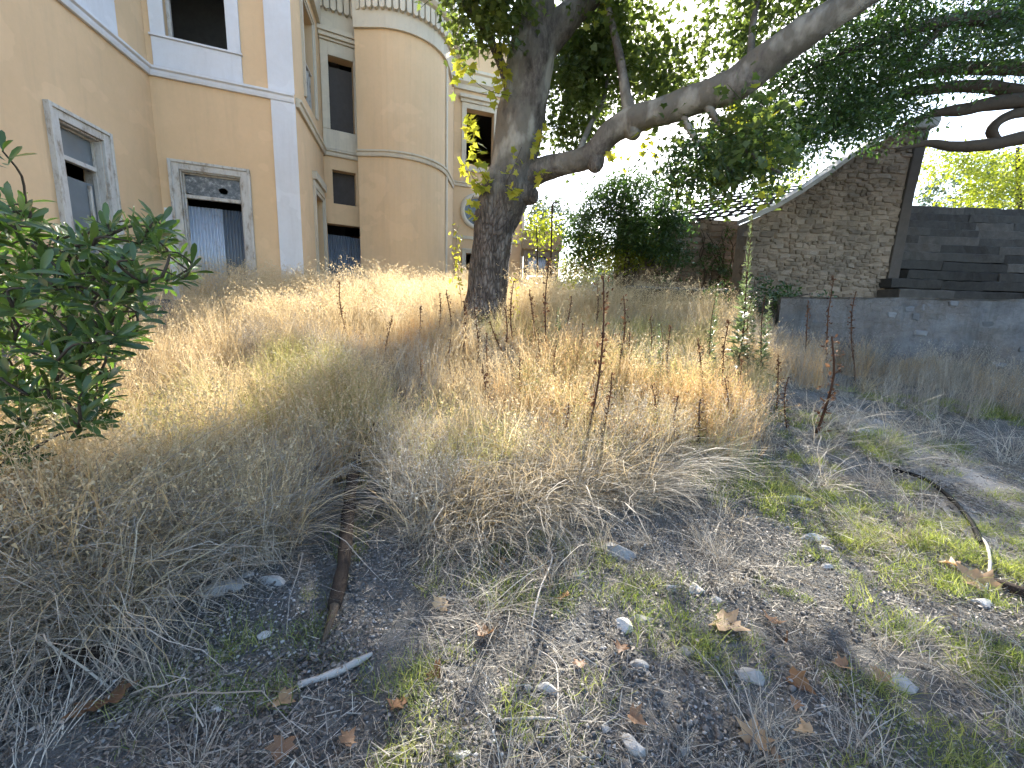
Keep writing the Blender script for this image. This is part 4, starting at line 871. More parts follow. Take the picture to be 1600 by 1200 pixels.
def tuft(mat, kind, many=6, ext=.24):
    """a patch of several tufts, so that few large instances cover the slope"""
    S = Soup()
    for _ in range(many):
        S.off = np.array([rg.uniform(-ext, ext), rg.uniform(-ext, ext), 0.])
        if kind == 'tall':      # airy panicles on arching stems
            P_, tt = blades(S, rg, 9, .12, (.6, 1.1), (0, .4), (.3, 1.5), .006, 5, (.3, 1)); seeds(S, rg, P_, tt, 13, .45, .055, .020)
            blades(S, rg, 10, .15, (.25, .7), (.1, .9), (.6, 2.0), .0075, 4, (0, .8))
        elif kind == 'fine':    # finer, denser, shorter
            P_, tt = blades(S, rg, 11, .14, (.4, .85), (0, .5), (.2, 1.3), .0056, 4, (.2, 1)); seeds(S, rg, P_, tt, 12, .35, .055, .018)
            blades(S, rg, 10, .16, (.15, .5), (.1, 1.), (.5, 1.9), .0065, 4, (0, .8))
        elif kind == 'plume':   # big arching feathery heads near the villa
            P_, tt = blades(S, rg, 7, .12, (1.0, 1.4), (0, .3), (1.3, 2.4), .006, 7, (.5, 1), 2.2); seeds(S, rg, P_, tt, 34, .5, .05, .022, .6)
            blades(S, rg, 12, .14, (.5, .8), (.1, .5), (.7, 1.7), .007, 5, (.1, .7))
        elif kind == 'flop':    # long grey straw collapsed outwards
            blades(S, rg, 20, .14, (.4, 1.0), (.15, 1.1), (1.4, 2.3), .0062, 6, (.0, 1), 1.0); blades(S, rg, 9, .1, (.3, .7), (0, .6), (.4, 1.6), .005, 5, (.3, 1))
        elif kind == 'lean':    # straw laid over to one side
            blades(S, rg, 24, .12, (.4, 1.0), (.5, 1.3), (1.3, 1.95), .0054, 5, (.2, 1), 1.0, az=(-.5, .5))
        elif kind == 'short':   # short green turf
            blades(S, rg, 40, .11, (.05, .15), (0, .8), (.4, 1.6), .0048, 3, (0, 1)); blades(S, rg, 8, .1, (.08, .22), (.1, .9), (.6, 1.7), .0048, 4, (.7, 1))
        elif kind == 'weed':
            blades(S, rg, 12, .14, (.3, .8), (0, .5), (.1, 1.1), .0055, 5, (0, .8)); P_, tt = blades(S, rg, 4, .1, (.6, .95), (0, .25), (.2, .8), .006, 5, (.1, .7)); seeds(S, rg, P_, tt, 24, .4, .03, .017)
        elif kind == 'litter':  # straw bits lying on bare soil
            n = 95; p = np.stack([rg.uniform(-.17, .17, n), rg.uniform(-.17, .17, n), rg.uniform(.0, .02, n)], -1)
            S.leaves((np.array([(-.022, 0, 0), (.022, 0, 0), (.016, 1, 0), (-.016, 1, 0)]), [(0, 1, 2), (0, 2, 3)]), p, rotm(rg.uniform(0, 6.28, n), rg.normal(.05, .22, n), rg.normal(0, .7, n)), .015+.075*rg.uniform(0, 1, n)**2, rg.uniform(0, 1, n)**1.4)
        elif kind == 'crumb':
            n = 60; p = np.stack([rg.uniform(-.17, .17, n), rg.uniform(-.17, .17, n), rg.uniform(.002, .012, n)], -1)
            S.leaves(OVAL, p, rotm(rg.uniform(0, 6.28, n), rg.normal(0, .3, n), rg.normal(0, .5, n)), rg.uniform(.006, .024, n), rg.uniform(0, 1, n))
    return source(S.mesh(kind+'_tuft', mat))
def pebbles(mat, n, s0, s1):
    S = Soup(); bm = bmesh.new(); bmesh.ops.create_icosphere(bm, subdivisions=1, radius=1); v0 = np.array([v.co[:] for v in bm.verts]); f0 = [[v.index for v in f.verts] for f in bm.faces]; bm.free()
    for _ in range(n):
        s_ = rg.uniform(s0, s1)*np.array([1, rg.uniform(.6, 1), rg.uniform(.35, .7)]); v = v0*(1+rg.normal(0, .16, (len(v0), 1)))*s_; a = rg.uniform(0, 6.28); c_, d_ = np.cos(a), np.sin(a)
        v = np.stack([v[:, 0]*c_-v[:, 1]*d_, v[:, 0]*d_+v[:, 1]*c_, v[:, 2]], -1)+np.array([rg.uniform(-.17, .17), rg.uniform(-.17, .17), s_[2]*.3]); S.add(v, f0, np.zeros(len(v)))
    return source(S.mesh('pebbles', mat))
def yfront(x): return interp([(-6, 1.0), (-3, 1.4), (-2, 1.8), (-1.3, 2.25), (-.5, 2.75), (.4, 3.25), (1.3, 3.6), (2.4, 4.0), (3.2, 4.6)], x)
def xright(y): return interp([(3.5, 2.0), (4, 2.75), (5, 3.3), (6, 3.75), (8, 4.9), (10, 5.4), (12, 5.4)], y)
def place(name, variants, n, xr, yr, ok, s0, s1, label=None, tilt=.08, seed=1, rotz=None):
    rg_ = np.random.default_rng(seed); pts, rots, sc_, ix = [], [], [], []
    tries = 0
    while len(pts) < n and tries < n*30:
        tries += 1
        x = rg_.uniform(*xr); y = yr[0]+(yr[1]-yr[0])*rg_.uniform(0, 1)**1.15
        f = ok(x, y)
        if f <= 0 or rg_.random() > f: continue
        pts.append((x, y, ground(x, y))); rots.append((rg_.normal(0, tilt), rg_.normal(0, tilt), rg_.uniform(0, 6.28) if rotz is None else rg_.normal(*rotz))); sc_.append(rg_.uniform(s0, s1)*(1+(.35*nz(x, y, .9, 40)+.25*nz(x, y, 2.3, 41) if s1 > .5 and 'grass' in name else 0))); ix.append(rg_.integers(0, len(variants)))
    o = scatter(name, scatter_group(variants), pts, rots, sc_, ix); tag(o, label, 'grass') if label else None; print(name, len(pts)); return o
def nz(x, y, s, k): return noise.noise((x*s, y*s, k))
def inside(x, y): return clear(x, y, .3) and y > yfront(x)+.15*nz(x, y, 2, 1) and x < xright(y)+.3*nz(x, y, 1, 2) and not (y > 9.8 and x < -7.5+.0*y) and (x-tb.x)**2+(y-tb.y)**2 > .25
def notvilla(x, y):
    if y > 10.8 and x < -6.1: return False
    if x < -6.1 and y > 0 and (x+6.95) < -(y+1)*.19: return False
    return not (y > 15.8 and x < -2.9)
z_ruddy = lambda x, y: max(sstep(.05, .35, nz(x, y, .55, 5)), sstep(1.2, 0, abs(x-2.2)+abs(y-4.6)*.7))
z_green = lambda x, y: max(sstep(.1, .35, nz(x, y, .6, 9)), .9*sstep(1.6, .2, math.hypot(x-1.6, (y-4.8)*.7)), .8*sstep(1.2, .2, math.hypot(x+.5, y-3.7)))
LPX = [gnd(*q) for q in ((551, 790), (543, 850), (535, 910), (523, 965), (506, 1012), (466, 1082), (520, 1062), (570, 1036), (335, 925), (430, 908), (1400, 742), (1440, 758), (1480, 790), (1512, 828), (1535, 870))]
def clear(x, y, r=.22): return all((x-q.x)**2+(y-q.y)**2 > (r*1.45 if k < 5 else r)**2 for k, q in enumerate(LPX))
T_tall = [tuft(M_STRAW, 'tall') for _ in range(5)]; T_fine = [tuft(M_STRAW, 'fine') for _ in range(5)]
T_rud = [tuft(M_RUDDY, 'fine') for _ in range(3)]+[tuft(M_RUDDY, 'tall')]; T_ol = [tuft(M_OLIVE, 'fine') for _ in range(4)]
T_plume = [tuft(M_STRAW, 'plume') for _ in range(3)]; T_flop = [tuft(M_GREY, 'flop') for _ in range(3)]+[tuft(M_STRAW, 'flop') for _ in range(3)]; T_lean = [tuft(M_GREY, 'lean') for _ in range(3)]; T_thin = [tuft(M_GREY, 'lean', 1) for _ in range(3)]+[tuft(M_GREY, 'flop', 1) for _ in range(3)]
T_short = [tuft(M_GREEN, 'short') for _ in range(4)]; T_weed = [tuft(M_GREY, 'weed') for _ in range(4)]; T_lit = [tuft(M_GREY, 'litter') for _ in range(5)]; T_cr = [tuft(M_CRUMB, 'crumb') for _ in range(4)]
T_peb = [pebbles(M_GSTONE, 60, .002, .009) for _ in range(3)]+[pebbles(M_WSTONE, 15, .0025, .010) for _ in range(3)]+[pebbles(M_CLOD, 40, .004, .016) for _ in range(3)]
place('dry_grass', T_tall+T_fine, 500, (-6, 5.4), (1.6, 12), lambda x, y: inside(x, y) and notvilla(x, y) and (y > 3.2 or x < -.3), .68, 1.05, 'tall straw coloured dry grass covering the slope below the villa', seed=1)
place('far_dry_grass', T_tall+T_plume, 210, (-8, 6), (8, 17), lambda x, y: notvilla(x, y) and not (y > 10.6 and 2.9 < x < 9) and x < xright(y), .8, 1.1, 'far straw coloured dry grass in front of the villa', seed=2)
place('plume_grass', T_plume, 45, (-7.0, -1.5), (6.5, 11.5), lambda x, y: notvilla(x, y), .75, 1.0, 'arching feathery dry grass heads in front of the villa windows', seed=3)
place('ruddy_grass', T_rud, 170, (-5, 4.6), (3.3, 9), lambda x, y: inside(x, y)*z_ruddy(x, y), .6, .9, 'reddish tan patches of fine dry grass', seed=4)
place('olive_grass', T_ol, 230, (-4, 4.3), (3.1, 9), lambda x, y: inside(x, y)*z_green(x, y), .55, .85, 'olive green patches within the dry grass', seed=5)
place('shade_grey_grass', [tuft(M_GREY, 'fine') for _ in range(3)]+[tuft(M_GREY, 'tall') for _ in range(2)], 150, (-4.5, 4.2), (2.6, 8.5), lambda x, y: inside(x, y)*max(sstep(.05, .3, nz(x, y, .7, 30)), .9*sstep(1.6, .4, math.hypot(x+.9, y-3.4))), .55, .85, 'grey tufts coloured as dappled shade within the dry grass', seed=16)  # dappled shade on the slope is painted by these grey tufts
place('straw', T_flop, 210, (-3.6, 1.2), (1.1, 4.2), lambda x, y: clear(x, y, .38)*(y > yfront(x)-.15)*(1 if x < -.5 else .5)*sstep(1.5, 0, y-yfront(x)-.3), .7, 1.15, 'collapsed grey straw at the front of the grass', seed=6)
place('laid_straw', T_lean, 60, (-3.2, 2.0), (1.3, 4.2), lambda x, y: clear(x, y, .4)*(y > yfront(x)-.25)*sstep(1.2, .1, y-yfront(x)), .55, .9, 'pale straw laid over towards the bare ground', seed=7, rotz=(-.2, .6))
place('bush_straw', T_flop+T_tall, 46, (-3.2, -1.3), (1.35, 2.6), lambda x, y: clear(x, y, .4)*(y > yfront(x)+.1), .8, 1.15, 'long dry straw hiding the foot of the leafy bush', seed=21)
place('strip_straw', T_thin+T_lit, 40, (-.35, .55), (1.5, 3.3), lambda x, y: clear(x, y, .2), .4, .75, 'sunlit matted straw strip at the centre of the bare ground', .06, seed=22)
place('loose_straw', T_thin, 75, (-3.2, -.7), (1.0, 2.6), lambda x, y: clear(x, y, .3)*sstep(.9, 0, abs(y-yfront(x))), .8, 1.3, 'long loose straws at the lower left edge of the grass', seed=18)
place('sparse_straw', T_thin, 120, (-3, 3.2), (1.0, 4), lambda x, y: clear(x, y, .2) and y < yfront(x) and nz(x, y, 1.2, 8) > -.05, .3, .6, 'thin straw strands scattered over the bare ground', seed=8)
place('green_grass', T_short, 470, (-1.5, 6.5), (1.0, 5.2), lambda x, y: max(sstep(.9, .1, abs((x-1.9)-(3.1-y)*.95-.9))*sstep(.6, 1.1, x), .5*sstep(.0, .3, nz(x, y, .9, 12))*(x > .2), .9*sstep(.7, .1, math.hypot(x-2.0, y-3.55)), .08), .4, .95, 'short green grass growing on the ground at right', seed=9)
place('wall_weeds', T_weed+[tuft(M_RUDDY, 'weed')], 200, (3.8, 11), (4.6, 9.2), lambda x, y: (y < 9.0-(x-5.72)*.448-.1)*(x > xright(y)-.4)*sstep(1.6, .4, 9.0-(x-5.72)*.448-y) if x > 5 else (y > 6)*.8, .45, .85, 'grey dry weeds along the foot of the retaining wall', seed=10)
place('wall_foot_grass', T_weed+T_flop+T_rud, 90, (3.4, 10), (4.8, 9), lambda x, y: (y < 9.0-(x-5.72)*.448-.15)*(x > xright(y)-.6)*sstep(2.6, .6, 9.0-(x-5.72)*.448-y), .4, .7, 'flattened dry grass between path and retaining wall', seed=11)
place('terrace_foot_green', T_short+T_short+T_weed, 110, (4.5, 9), (3.0, 6.6), lambda x, y: sstep(.9, .2, abs(y-(9.0-(x-5.72)*.448-2.0))), .5, 1.0, 'green growth between the path and the retaining wall', seed=12)
place('straw_litter', T_lit, 230, (-3.6, 6), (.7, 5.5), lambda x, y: 1 if y < yfront(x)+.6 else (.5 if x > xright(y) else 0), .7, 1.3, 'grey straw litter lying on the bare ground', .03, seed=13)
place('path_litter', T_lit+T_thin, 200, (2.6, 7.5), (2.4, 6.5), lambda x, y: clear(x, y, .36)*(x > xright(y)-.3), .6, 1.1, 'straw litter strewn along the worn path', .03, seed=19)
place('leaf_crumbs', T_cr, 190, (-3.4, 5), (.7, 4.5), lambda x, y: y < yfront(x)+.3, .7, 1.3, 'brown crumbled leaf litter on the bare ground', .03, seed=14)
place('gravel', T_peb, 1700, (-3.0, 6), (.7, 4.8), lambda x, y: (y < yfront(x)+.2)*(.4+.6*sstep(-.1, .25, nz(x, y, .8, 20))), .7, 1.2, 'fine grey and white gravel on the bare ground', .02, seed=15)
for o in SC.objects:
    if o.get('kind') == 'stuff' and not o.parent: o['category'] = 'gravel' if o.name == 'gravel' else ('litter' if 'litter' in o.name or 'crumb' in o.name else 'grass')

# ------------------------------------------------------------------ dry stalks and green weeds standing in the grass
def stalk_meshes(seed, knots=70, fluffy=1.):
    rg_ = np.random.default_rng(seed); z = np.linspace(0, 1, 12); wa, wb, wc = rg_.uniform(0, 6, 3); pts = [(.024*math.sin(q*4+wa)-.024*math.sin(wa)+.003*math.sin(q*15+wc), .024*math.sin(q*4.6+wb)-.024*math.sin(wb), q) for k, q in enumerate(z)]
    m = MB().tube(pts, np.linspace(.0085, .004, 12), 5); a = Soup()
    f = [q for t in m.f if len(t) == 4 for q in ((t[0], t[1], t[2]), (t[0], t[2], t[3]))]; a.add(np.array(m.v), f, np.full(len(m.v), .35))
    for i in range(9):   # short side twigs
        zz = rg_.uniform(.35, .95); an = rg_.uniform(0, 6.28); L_ = rg_.uniform(.03, .09)*(1.2-zz); k = min(int(zz*11), 10); p = np.array(pts[k])
        q = MB().tube([p, p+np.array([math.cos(an)*L_, math.sin(an)*L_, L_*1.6])], [.003, .0015], 3); f = [t2_ for t in q.f if len(t) == 4 for t2_ in ((t[0], t[1], t[2]), (t[0], t[2], t[3]))]; a.add(np.array(q.v), f, np.full(len(q.v), .3))
    s = Soup(); zz = rg_.uniform(.3, 1, knots); k = np.minimum((zz*11).astype(int), 10); p = np.array(pts)[k]; p[:, 2] = zz; cl_ = .5+.5*np.sin(zz*40+rg_.uniform(0, 6))
    p[:, :2] += rg_.normal(0, .011*fluffy, (knots, 2))*(.4+cl_[:, None])
    s.leaves(OVAL, p, rotm(rg_.uniform(0, 6.28, knots), rg_.normal(.5, .5, knots), rg_.normal(0, 1, knots)), rg_.uniform(.012, .032, knots), rg_.uniform(0, 1, knots))
    return a.mesh('stem', M_STALK), s.mesh('seed_heads', M_STALK)
SMs = [stalk_meshes(i, 110, 1+.3*(i % 3)) for i in range(6)]
def stalk(tx, ty, bx, by, Y, label, i, thick=1.):
    top_ = at(tx, ty, Y); base = at(bx, by, Y); base.z = min(ground(base.x, base.y), base.z); base.x = base.x
    t = thing('dry_stalk', label, 'dry stalk', base, 'dry brown seed stalks in the grass'); v = top_-base
    q = v.to_track_quat('Z', 'Y').to_euler()
    for nm, me_ in zip(('stem', 'seed_heads'), SMs[i % 6]):
        o = link(nm, me_, None, t, base); o.rotation_euler = q; o.scale = (thick*1.55, thick*1.55, v.length)
        if nm == 'seed_heads': o['kind'] = 'stuff'
for i, a in enumerate([
    (538, 440, 548, 560, 6.6, 'rusty stalk alone in the grass below the corrugated gate', 1.1), (755, 568, 757, 735, 4.3, 'dark thin stalk directly below the plane tree trunk', .9),
    (934, 432, 905, 760, 3.9, 'tallest dark knotty stalk, right of the plane tree trunk', 1.15), (948, 580, 922, 760, 3.8, 'slim bending stalk just right of the tallest dark stalk', .8),
    (884, 630, 882, 760, 3.9, 'short thin stalk just left of the tallest dark stalk', .8), (968, 462, 957, 620, 5.6, 'reddish stalk standing right of the tallest dark stalk top', 1.1),
    (863, 405, 856, 600, 6.0, 'dark upright stalk in front of the gate hut', 1.1), (828, 452, 830, 580, 6.4, 'brown stalk right of the plane tree base', 1.), (806, 438, 804, 575, 6.4, 'brown stalk touching the right side of the plane tree base', 1.),
    (1072, 620, 1058, 765, 3.9, 'left one of the two short rusty stalks at the front edge', 1.1), (1102, 624, 1082, 765, 3.9, 'right one of the two short rusty stalks at the front edge', 1.15),
    (1284, 525, 1258, 730, 4.5, 'orange brown stalk at the right end of the dry grass', 1.4), (1302, 432, 1294, 600, 6.5, 'thin grey brown stalk in front of the retaining wall', .9),
    (698, 452, 701, 560, 6.6, 'dark stalk left of the plane tree base', .9), (722, 470, 716, 600, 6.2, 'reddish stalk at the left foot of the plane tree', 1.), (684, 458, 682, 540, 6.9, 'short stalk below the round tower', .8),
    (890, 462, 886, 560, 6.6, 'stalk between hut and small round tree', .9), (929, 440, 927, 545, 7.2, 'thin stalk below the small round tree', .8), (1140, 500, 1132, 640, 5.2, 'brown stalk beside the green weeds', .9), (1262, 470, 1252, 600, 6.8, 'faint stalk in the weeds before the retaining wall', .8),
    (1345, 455, 1336, 600, 7.0, 'dark stalk standing against the retaining wall', 1.), (770, 500, 812, 590, 5.6, 'slanting rusty stalk below the plane tree base', .9), (745, 478, 742, 590, 6.0, 'rusty stalk just before the plane tree trunk', 1.), (785, 480, 784, 590, 6.0, 'rusty stalk before the right edge of the trunk', 1.)]):
    stalk(*a[:5], a[5], i, a[6])
RUST_LABELS = ['thin rust stalk below the tower, just left of the short dark one', 'thin rust stalk below the middle of the round tower', 'short rust stalk low in the grass right of the trunk', 'rust stalk beside the top of the tallest dark stalk on its left', 'rust stalk right of the reddish stalk, halfway up the grass', 'faint rust stalk high in the grass before the low wall', 'rust stalk before the left end of the low wall', 'rust stalk just left of the leftmost green weed', 'rust stalk left of the tallest dark stalk, at its middle', 'thin rust stalk straight below the trunk base', 'short rust stalk right of the dark thin stalk under the trunk', 'rust stalk low and right of the slim bending stalk', 'rust stalk just below the broad green weed', 'rust stalk below the bright green weed', 'rust stalk left of the orange brown stalk at the grass end', 'rust stalk low in the grass left of the trunk', 'leftmost low rust stalk in the middle of the grass', 'rust stalk above the right short rusty stalk']
for i, (px, py, Y) in enumerate([(652, 478, 6.6), (612, 492, 6.2), (838, 520, 5.4), (906, 505, 5.8), (988, 520, 5.2), (1012, 495, 6.2), (1050, 508, 5.6), (1090, 530, 5.0), (872, 540, 4.9), (765, 520, 5.2), (815, 560, 4.6), (1012, 600, 4.2), (1160, 560, 4.8), (1215, 555, 5.0), (1240, 590, 4.6), (708, 530, 5.2), (660, 560, 4.8), (1125, 590, 4.4)]):
    stalk(px, py, px-rnd.uniform(-6, 14), py+120, Y, RUST_LABELS[i], i, rnd.uniform(.6, .9))
def weed_mesh(seed, n=150):
    rg_ = np.random.default_rng(seed); s = Soup(); z = rg_.uniform(.15, 1, n); L_ = .13*(1.12-z)+.02
    p = np.stack([rg_.normal(0, .008, n), rg_.normal(0, .008, n), z], -1)
    s.leaves((SMALL[0]*np.array([.55, 1, 1]), SMALL[1]), p, rotm(rg_.uniform(0, 6.28, n), rg_.normal(.45, .3, n), rg_.normal(0, .4, n)), L_*rg_.uniform(.7, 1.2, n), np.clip(z*.8+rg_.uniform(-.2, .3, n), 0, 1)); return s.mesh('leaves', M_WEED)
WM = [weed_mesh(i) for i in range(4)]
for i, (tx, ty, bx, by, Y, lab, th) in enumerate([
    (1120, 455, 1110, 570, 6.0, 'green leafy weed, leftmost of the group before the ivy', 1.), (1166, 425, 1150, 590, 5.8, 'broad green weed in the middle of the group before the ivy', 1.35), (1178, 466, 1172, 570, 5.8, 'small pale green weed between broad weed and bright weed', .9),
    (1203, 462, 1190, 570, 5.7, 'bright sunlit green weed, rightmost of the group before the ivy', 1.2), (1174, 330, 1158, 560, 6.6, 'very tall pale weed spire against the stone wall', .5), (1030, 505, 1034, 600, 5.4, 'small green weed in front of the low wall', .9), (872, 480, 872, 570, 6.2, 'grey green weed below the gate hut', .9)]):
    base = at(bx, by, Y); base.z = ground(base.x, base.y); v = at(tx, ty, Y)-base; q = v.to_track_quat('Z', 'Y').to_euler()
    t = thing('green_weed', lab, 'weed', base, 'green weeds in the grass')
    for nm, me_ in (('stem', SMs[i % 6][0]), ('leaves', WM[i % 4])):
        o = link(nm, me_, None, t, base); o.rotation_euler = q; o.scale = (th*v.length*.8, th*v.length*.8, v.length)
        if nm == 'leaves': o['kind'] = 'stuff'
# yellowing shoots left of the trunk
t = thing('yellow_sapling', 'thin sapling with yellow leaves left of the plane tree trunk', 'sapling', at(722, 470, 8.0))
LY = [leaf_mesh(OVAL, 'leaf', M_SHOOT, t_) for t_ in (.5, .8, 1.)]
shoot([(722, 480, 8.0), (716, 430, 8.0), (712, 390, 8.0), (716, 352, 8.0)], 46, .10, t, .05, LY)
t = thing('yellow_seedling', 'yellow green seedling right of the plane tree trunk', 'sapling', at(808, 500, 8.0))
shoot([(810, 500, 8.0), (808, 470, 8.0), (804, 432, 8.0)], 22, .09, t, .05, LY)

# ------------------------------------------------------------------ things lying on the ground
def on(px, py, dz=0): p = gnd(px, py); return p+Vector((0, 0, dz))
lp = [on(590, 705, .28), on(562, 735, .12), on(551, 790, .17), on(543, 850, .12), on(535, 910, .07), on(523, 965, .05), on(506, 1012, .02)]
lg = thing('fallen_branch', 'dark fallen branch lying from the grass towards the camera', 'branch', lp[3])
MB().tube(lp[:-1], [.035, .046, .046, .043, .038, .03], 12, .3, 9, sub=6).build('dark_bark', M_LOG, lg, smooth=True); MB().tube([lp[-2].lerp(lp[-3], .25), lp[-2], lp[-1]], [.029, .024, .007], 8, .55, 22, sub=5).build('splintered_end', m_plain('splintered_wood', (.19, .14, .10), .95, .1, .35, 26, bump=1.), lg, smooth=True)
def stick(pts, r, name, label, mat, cat='stick', seg=8):
    P_ = [on(*q) for q in pts]; o = MB().tube(P_, r, seg, .22, 16, sub=5).build(name, mat, None, P_[0], smooth=True); return tag(o, label, cat)
stick([(466, 1082, .02), (520, 1062, .025), (560, 1044, .025), (582, 1028, .02)], [.013, .017, .016, .008], 'bleached_stick', 'short bleached white stick near the bottom left', M_PALEWOOD)
stick([(780, 1128, .01), (830, 1128, .012), (868, 1132, .01)], [.004, .006, .005], 'pale_twig', 'pale twig at bottom centre', M_PALEWOOD)
stick([(830, 990, .02), (842, 940, .06), (862, 880, .05), (838, 845, .02)], [.003, .005, .005, .003], 'bent_twig', 'bent pale twig in the sunlit strip of straw', M_PALEWOOD)
stick([(870, 1130, .01), (868, 1050, .02), (836, 1020, .01)], [.003, .004, .003], 'thin_twig', 'thin angled twig right of the sunlit straw', M_PALEWOOD)
stick([(85, 1055, .02), (130, 1040, .03), (190, 1022, .02)], [.03, .035, .02], 'half_buried_plank', 'dark half buried piece of wood at lower left', M_LOG)
stick([(1395, 738, .03), (1440, 755, .05), (1480, 785, .05), (1515, 825, .05), (1532, 858, .03)], [.018]*5, 'black_hose', 'black rubber hose lying across the worn path', M_HOSE, 'hose', 10)
stick([(1524, 836, .02), (1538, 862, .05), (1544, 892, .05), (1540, 925, .01)], [.006, .009, .009, .006], 'curved_dry_stick', 'pale dry stick curving beside the end of the hose', M_PALEWOOD)
stick([(1545, 915, .02), (1600, 935, .03), (1680, 960, .03)], [.03, .035, .03], 'grey_root', 'grey exposed root or branch at the right edge', M_LOG, 'root')
def rock(px, py, wpx, hpx, label, mat, seed, rz=0.):
    p = on(px, py); dist = (p-Vector(EYE)).length; w_ = wpx/FPX*dist; h_ = max(hpx/FPX*dist, w_*.3)
    bm = bmesh.new(); bmesh.ops.create_icosphere(bm, subdivisions=2, radius=.5); r_ = random.Random(seed); off = Vector((seed*3.7, 0, 0))
    cuts = [(Vector((r_.uniform(-1, 1), r_.uniform(-1, 1), r_.uniform(-.2, 1))).normalized(), r_.uniform(.17, .36)) for _ in range(10)]
    for v in bm.verts:
        for n_, d_ in cuts:
            e = v.co.dot(n_)-d_
            if e > 0: v.co -= n_*e
        v.co *= 1+.12*noise.noise(v.co*3+off)
    me_ = bpy.data.meshes.new('rock'); bm.to_mesh(me_); bm.free(); o = link('rock', me_, mat, None, p+Vector((0, 0, h_*.12))); o.scale = (w_*1.25, h_*1.35, h_*.75); o.rotation_euler.z = rz
    return tag(o, label, 'stone', 'stones on the bare ground')
for i, a in enumerate([
    (335, 925, 66, 26, 'long pale slab of stone left of the fallen branch', 1, .5), (430, 908, 34, 22, 'pale angular stone beside the fallen branch', 1, .2), (388, 900, 16, 12, 'small pale stone behind the long slab', 1, 0), (968, 866, 46, 34, 'largest grey rock at the front edge of the grass', 0, 0),
    (1275, 842, 30, 15, 'white flat stone at the edge of the green grass', 1, .1), (1290, 857, 17, 10, 'small white stone touching the white flat stone', 1, 0), (1046, 923, 20, 17, 'pale round stone, left of the pair right of centre', 1, 0), (1086, 921, 24, 16, 'pale stone, right of the pair right of centre', 1, .3),
    (976, 984, 24, 28, 'pale wedge shaped stone right of the sunlit straw', 1, .7), (1002, 967, 24, 14, 'grey stone behind the pale wedge', 0, .2), (996, 1042, 24, 20, 'tan round stone below the pale wedge', 0, 0), (1071, 1021, 22, 18, 'dull round stone left of the tan leaf', 0, 0), (1176, 1063, 28, 26, 'grey stone between the tan leaves', 0, .4),
    (851, 1080, 20, 26, 'white splinter of stone near the bottom centre', 1, .9), (828, 1078, 14, 12, 'small white stone beside the white splinter', 1, 0), (1406, 1072, 34, 18, 'pale stone in the sunlit grass at lower right', 1, .3), (616, 846, 16, 10, 'small grey stone right of the fallen branch', 0, 0), (412, 996, 16, 12, 'bluish white pebble below the long slab', 1, 0), (338, 1108, 14, 9, 'small white pebble at lower left', 1, 0),
    (904, 900, 30, 14, 'flat grey stone left of the largest rock', 0, .3), (1292, 889, 14, 10, 'tiny white stone below the white flat stones', 1, 0), (1118, 941, 16, 12, 'small grey stone below the pale pair', 0, 0), (946, 1140, 14, 12, 'white pebble at the bottom centre right', 1, 0), (984, 1175, 18, 30, 'long pale stone at the bottom edge', 1, 1.2), (1240, 782, 46, 20, 'crumbled pale rubble at the front of the grass', 1, .1), (1345, 676, 40, 14, 'pale flat stone at the far end of the worn path', 1, .2), (1488, 720, 22, 8, 'small pale stone lying on the worn path', 1, 0), (1065, 1178, 16, 12, 'grey pebble at the bottom edge right of centre', 0, 0), (1535, 945, 26, 12, 'pale stone by the root at the right edge', 1, 0), (720, 1182, 18, 12, 'white pebble at the bottom edge', 1, .3)]):
    rock(a[0], a[1], a[2], a[3], a[4], M_WSTONE if a[5] else M_GSTONE, i+1, a[6])
def fleaf_mesh(seed, tint):
    r_ = random.Random(seed); v, f = PLANE; v = v.copy(); bend = r_.uniform(.3, .9); s = Soup()
    v[:, 1] -= .4; v[:, 2] = bend*(v[:, 0]**2)*1.2+r_.uniform(-.2, .5)*v[:, 1]**2+np.array([r_.uniform(-.06, .1) for _ in v]); s.add(v, f, np.full(len(v), tint)); return s.mesh('fallen_leaf', M_DEAD)
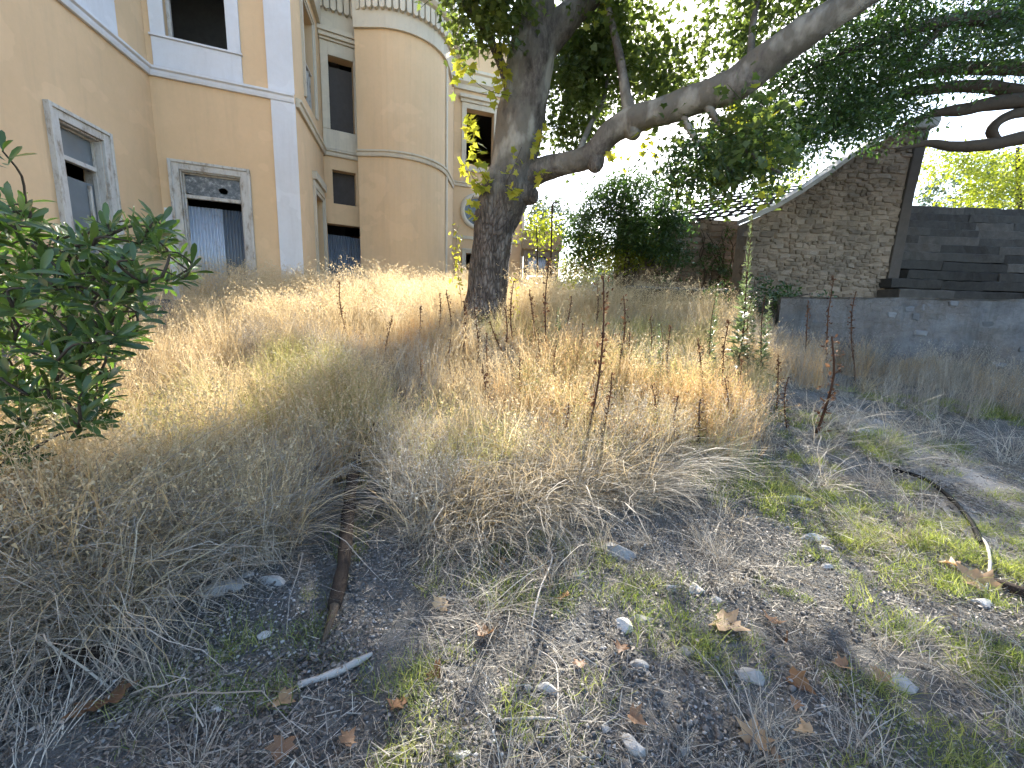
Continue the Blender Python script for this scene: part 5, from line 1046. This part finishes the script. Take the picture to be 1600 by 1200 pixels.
FL = [fleaf_mesh(i, t_) for i, t_ in enumerate((.05, .3, .5, .75, 1., .15))]
for i, (px, py, wpx, lab, k) in enumerate([
    (165, 1115, 66, 'large crumpled brown leaf at lower left', 1), (445, 1105, 40, 'brown leaf below the bleached stick', 3), (440, 1188, 40, 'brown leaf at the bottom edge left of centre', 1), (781, 886, 30, 'curled pale leaf behind the bent twig', 4), (690, 950, 38, 'pale curled leaf left of the sunlit straw', 4), (756, 1002, 40, 'orange brown curled leaf in the sunlit straw', 2), (683, 1062, 34, 'brown leaf below left of the sunlit straw', 0),
    (620, 1110, 36, 'dull brown leaf at lower centre left', 1), (1140, 986, 62, 'large tan plane leaf lying flat right of centre', 3), (1208, 978, 30, 'reddish curled leaf behind the large tan leaf', 0), (1250, 1076, 40, 'dark curled leaf standing on edge at lower right', 5), (1240, 1112, 18, 'small orange leaf fragment below the dark curled leaf', 2), (1176, 1152, 48, 'tan plane leaf at the bottom right of centre', 4), (1256, 1150, 28, 'yellowish leaf right of the bottom tan leaf', 4), (994, 1135, 34, 'dark red brown leaf at the bottom centre right', 0), (1208, 1190, 24, 'brown leaf at the bottom edge', 2),
    (1312, 1048, 26, 'brown leaf beside the sunlit pale stone', 2), (1372, 1068, 26, 'tan leaf left of the sunlit pale stone', 3), (1520, 912, 46, 'curled tan leaf at the end of the hose', 3), (880, 942, 30, 'brown leaf left of the wedge stone', 1), (968, 1022, 26, 'dull red leaf above the tan round stone', 0), (905, 1050, 24, 'small brown leaf by the thin twig', 1), (1230, 1008, 24, 'small brown leaf right of the large tan leaf', 5), (545, 1165, 30, 'brown leaf at the bottom left of centre', 1), (1480, 885, 26, 'pale leaf in the sunlit green grass', 4)]):
    p = on(px, py, .022); dist = (p-Vector(EYE)).length; o = link('fallen_leaf', FL[k], None, None, p); s_ = wpx/FPX*dist*.68; o.scale = (s_, s_, s_); o.rotation_euler = (rnd.gauss(0, .25), rnd.gauss(0, .25)+(1.0 if k == 5 else 0), rnd.uniform(0, 6.28)); tag(o, lab, 'leaf', 'fallen plane leaves on the ground')
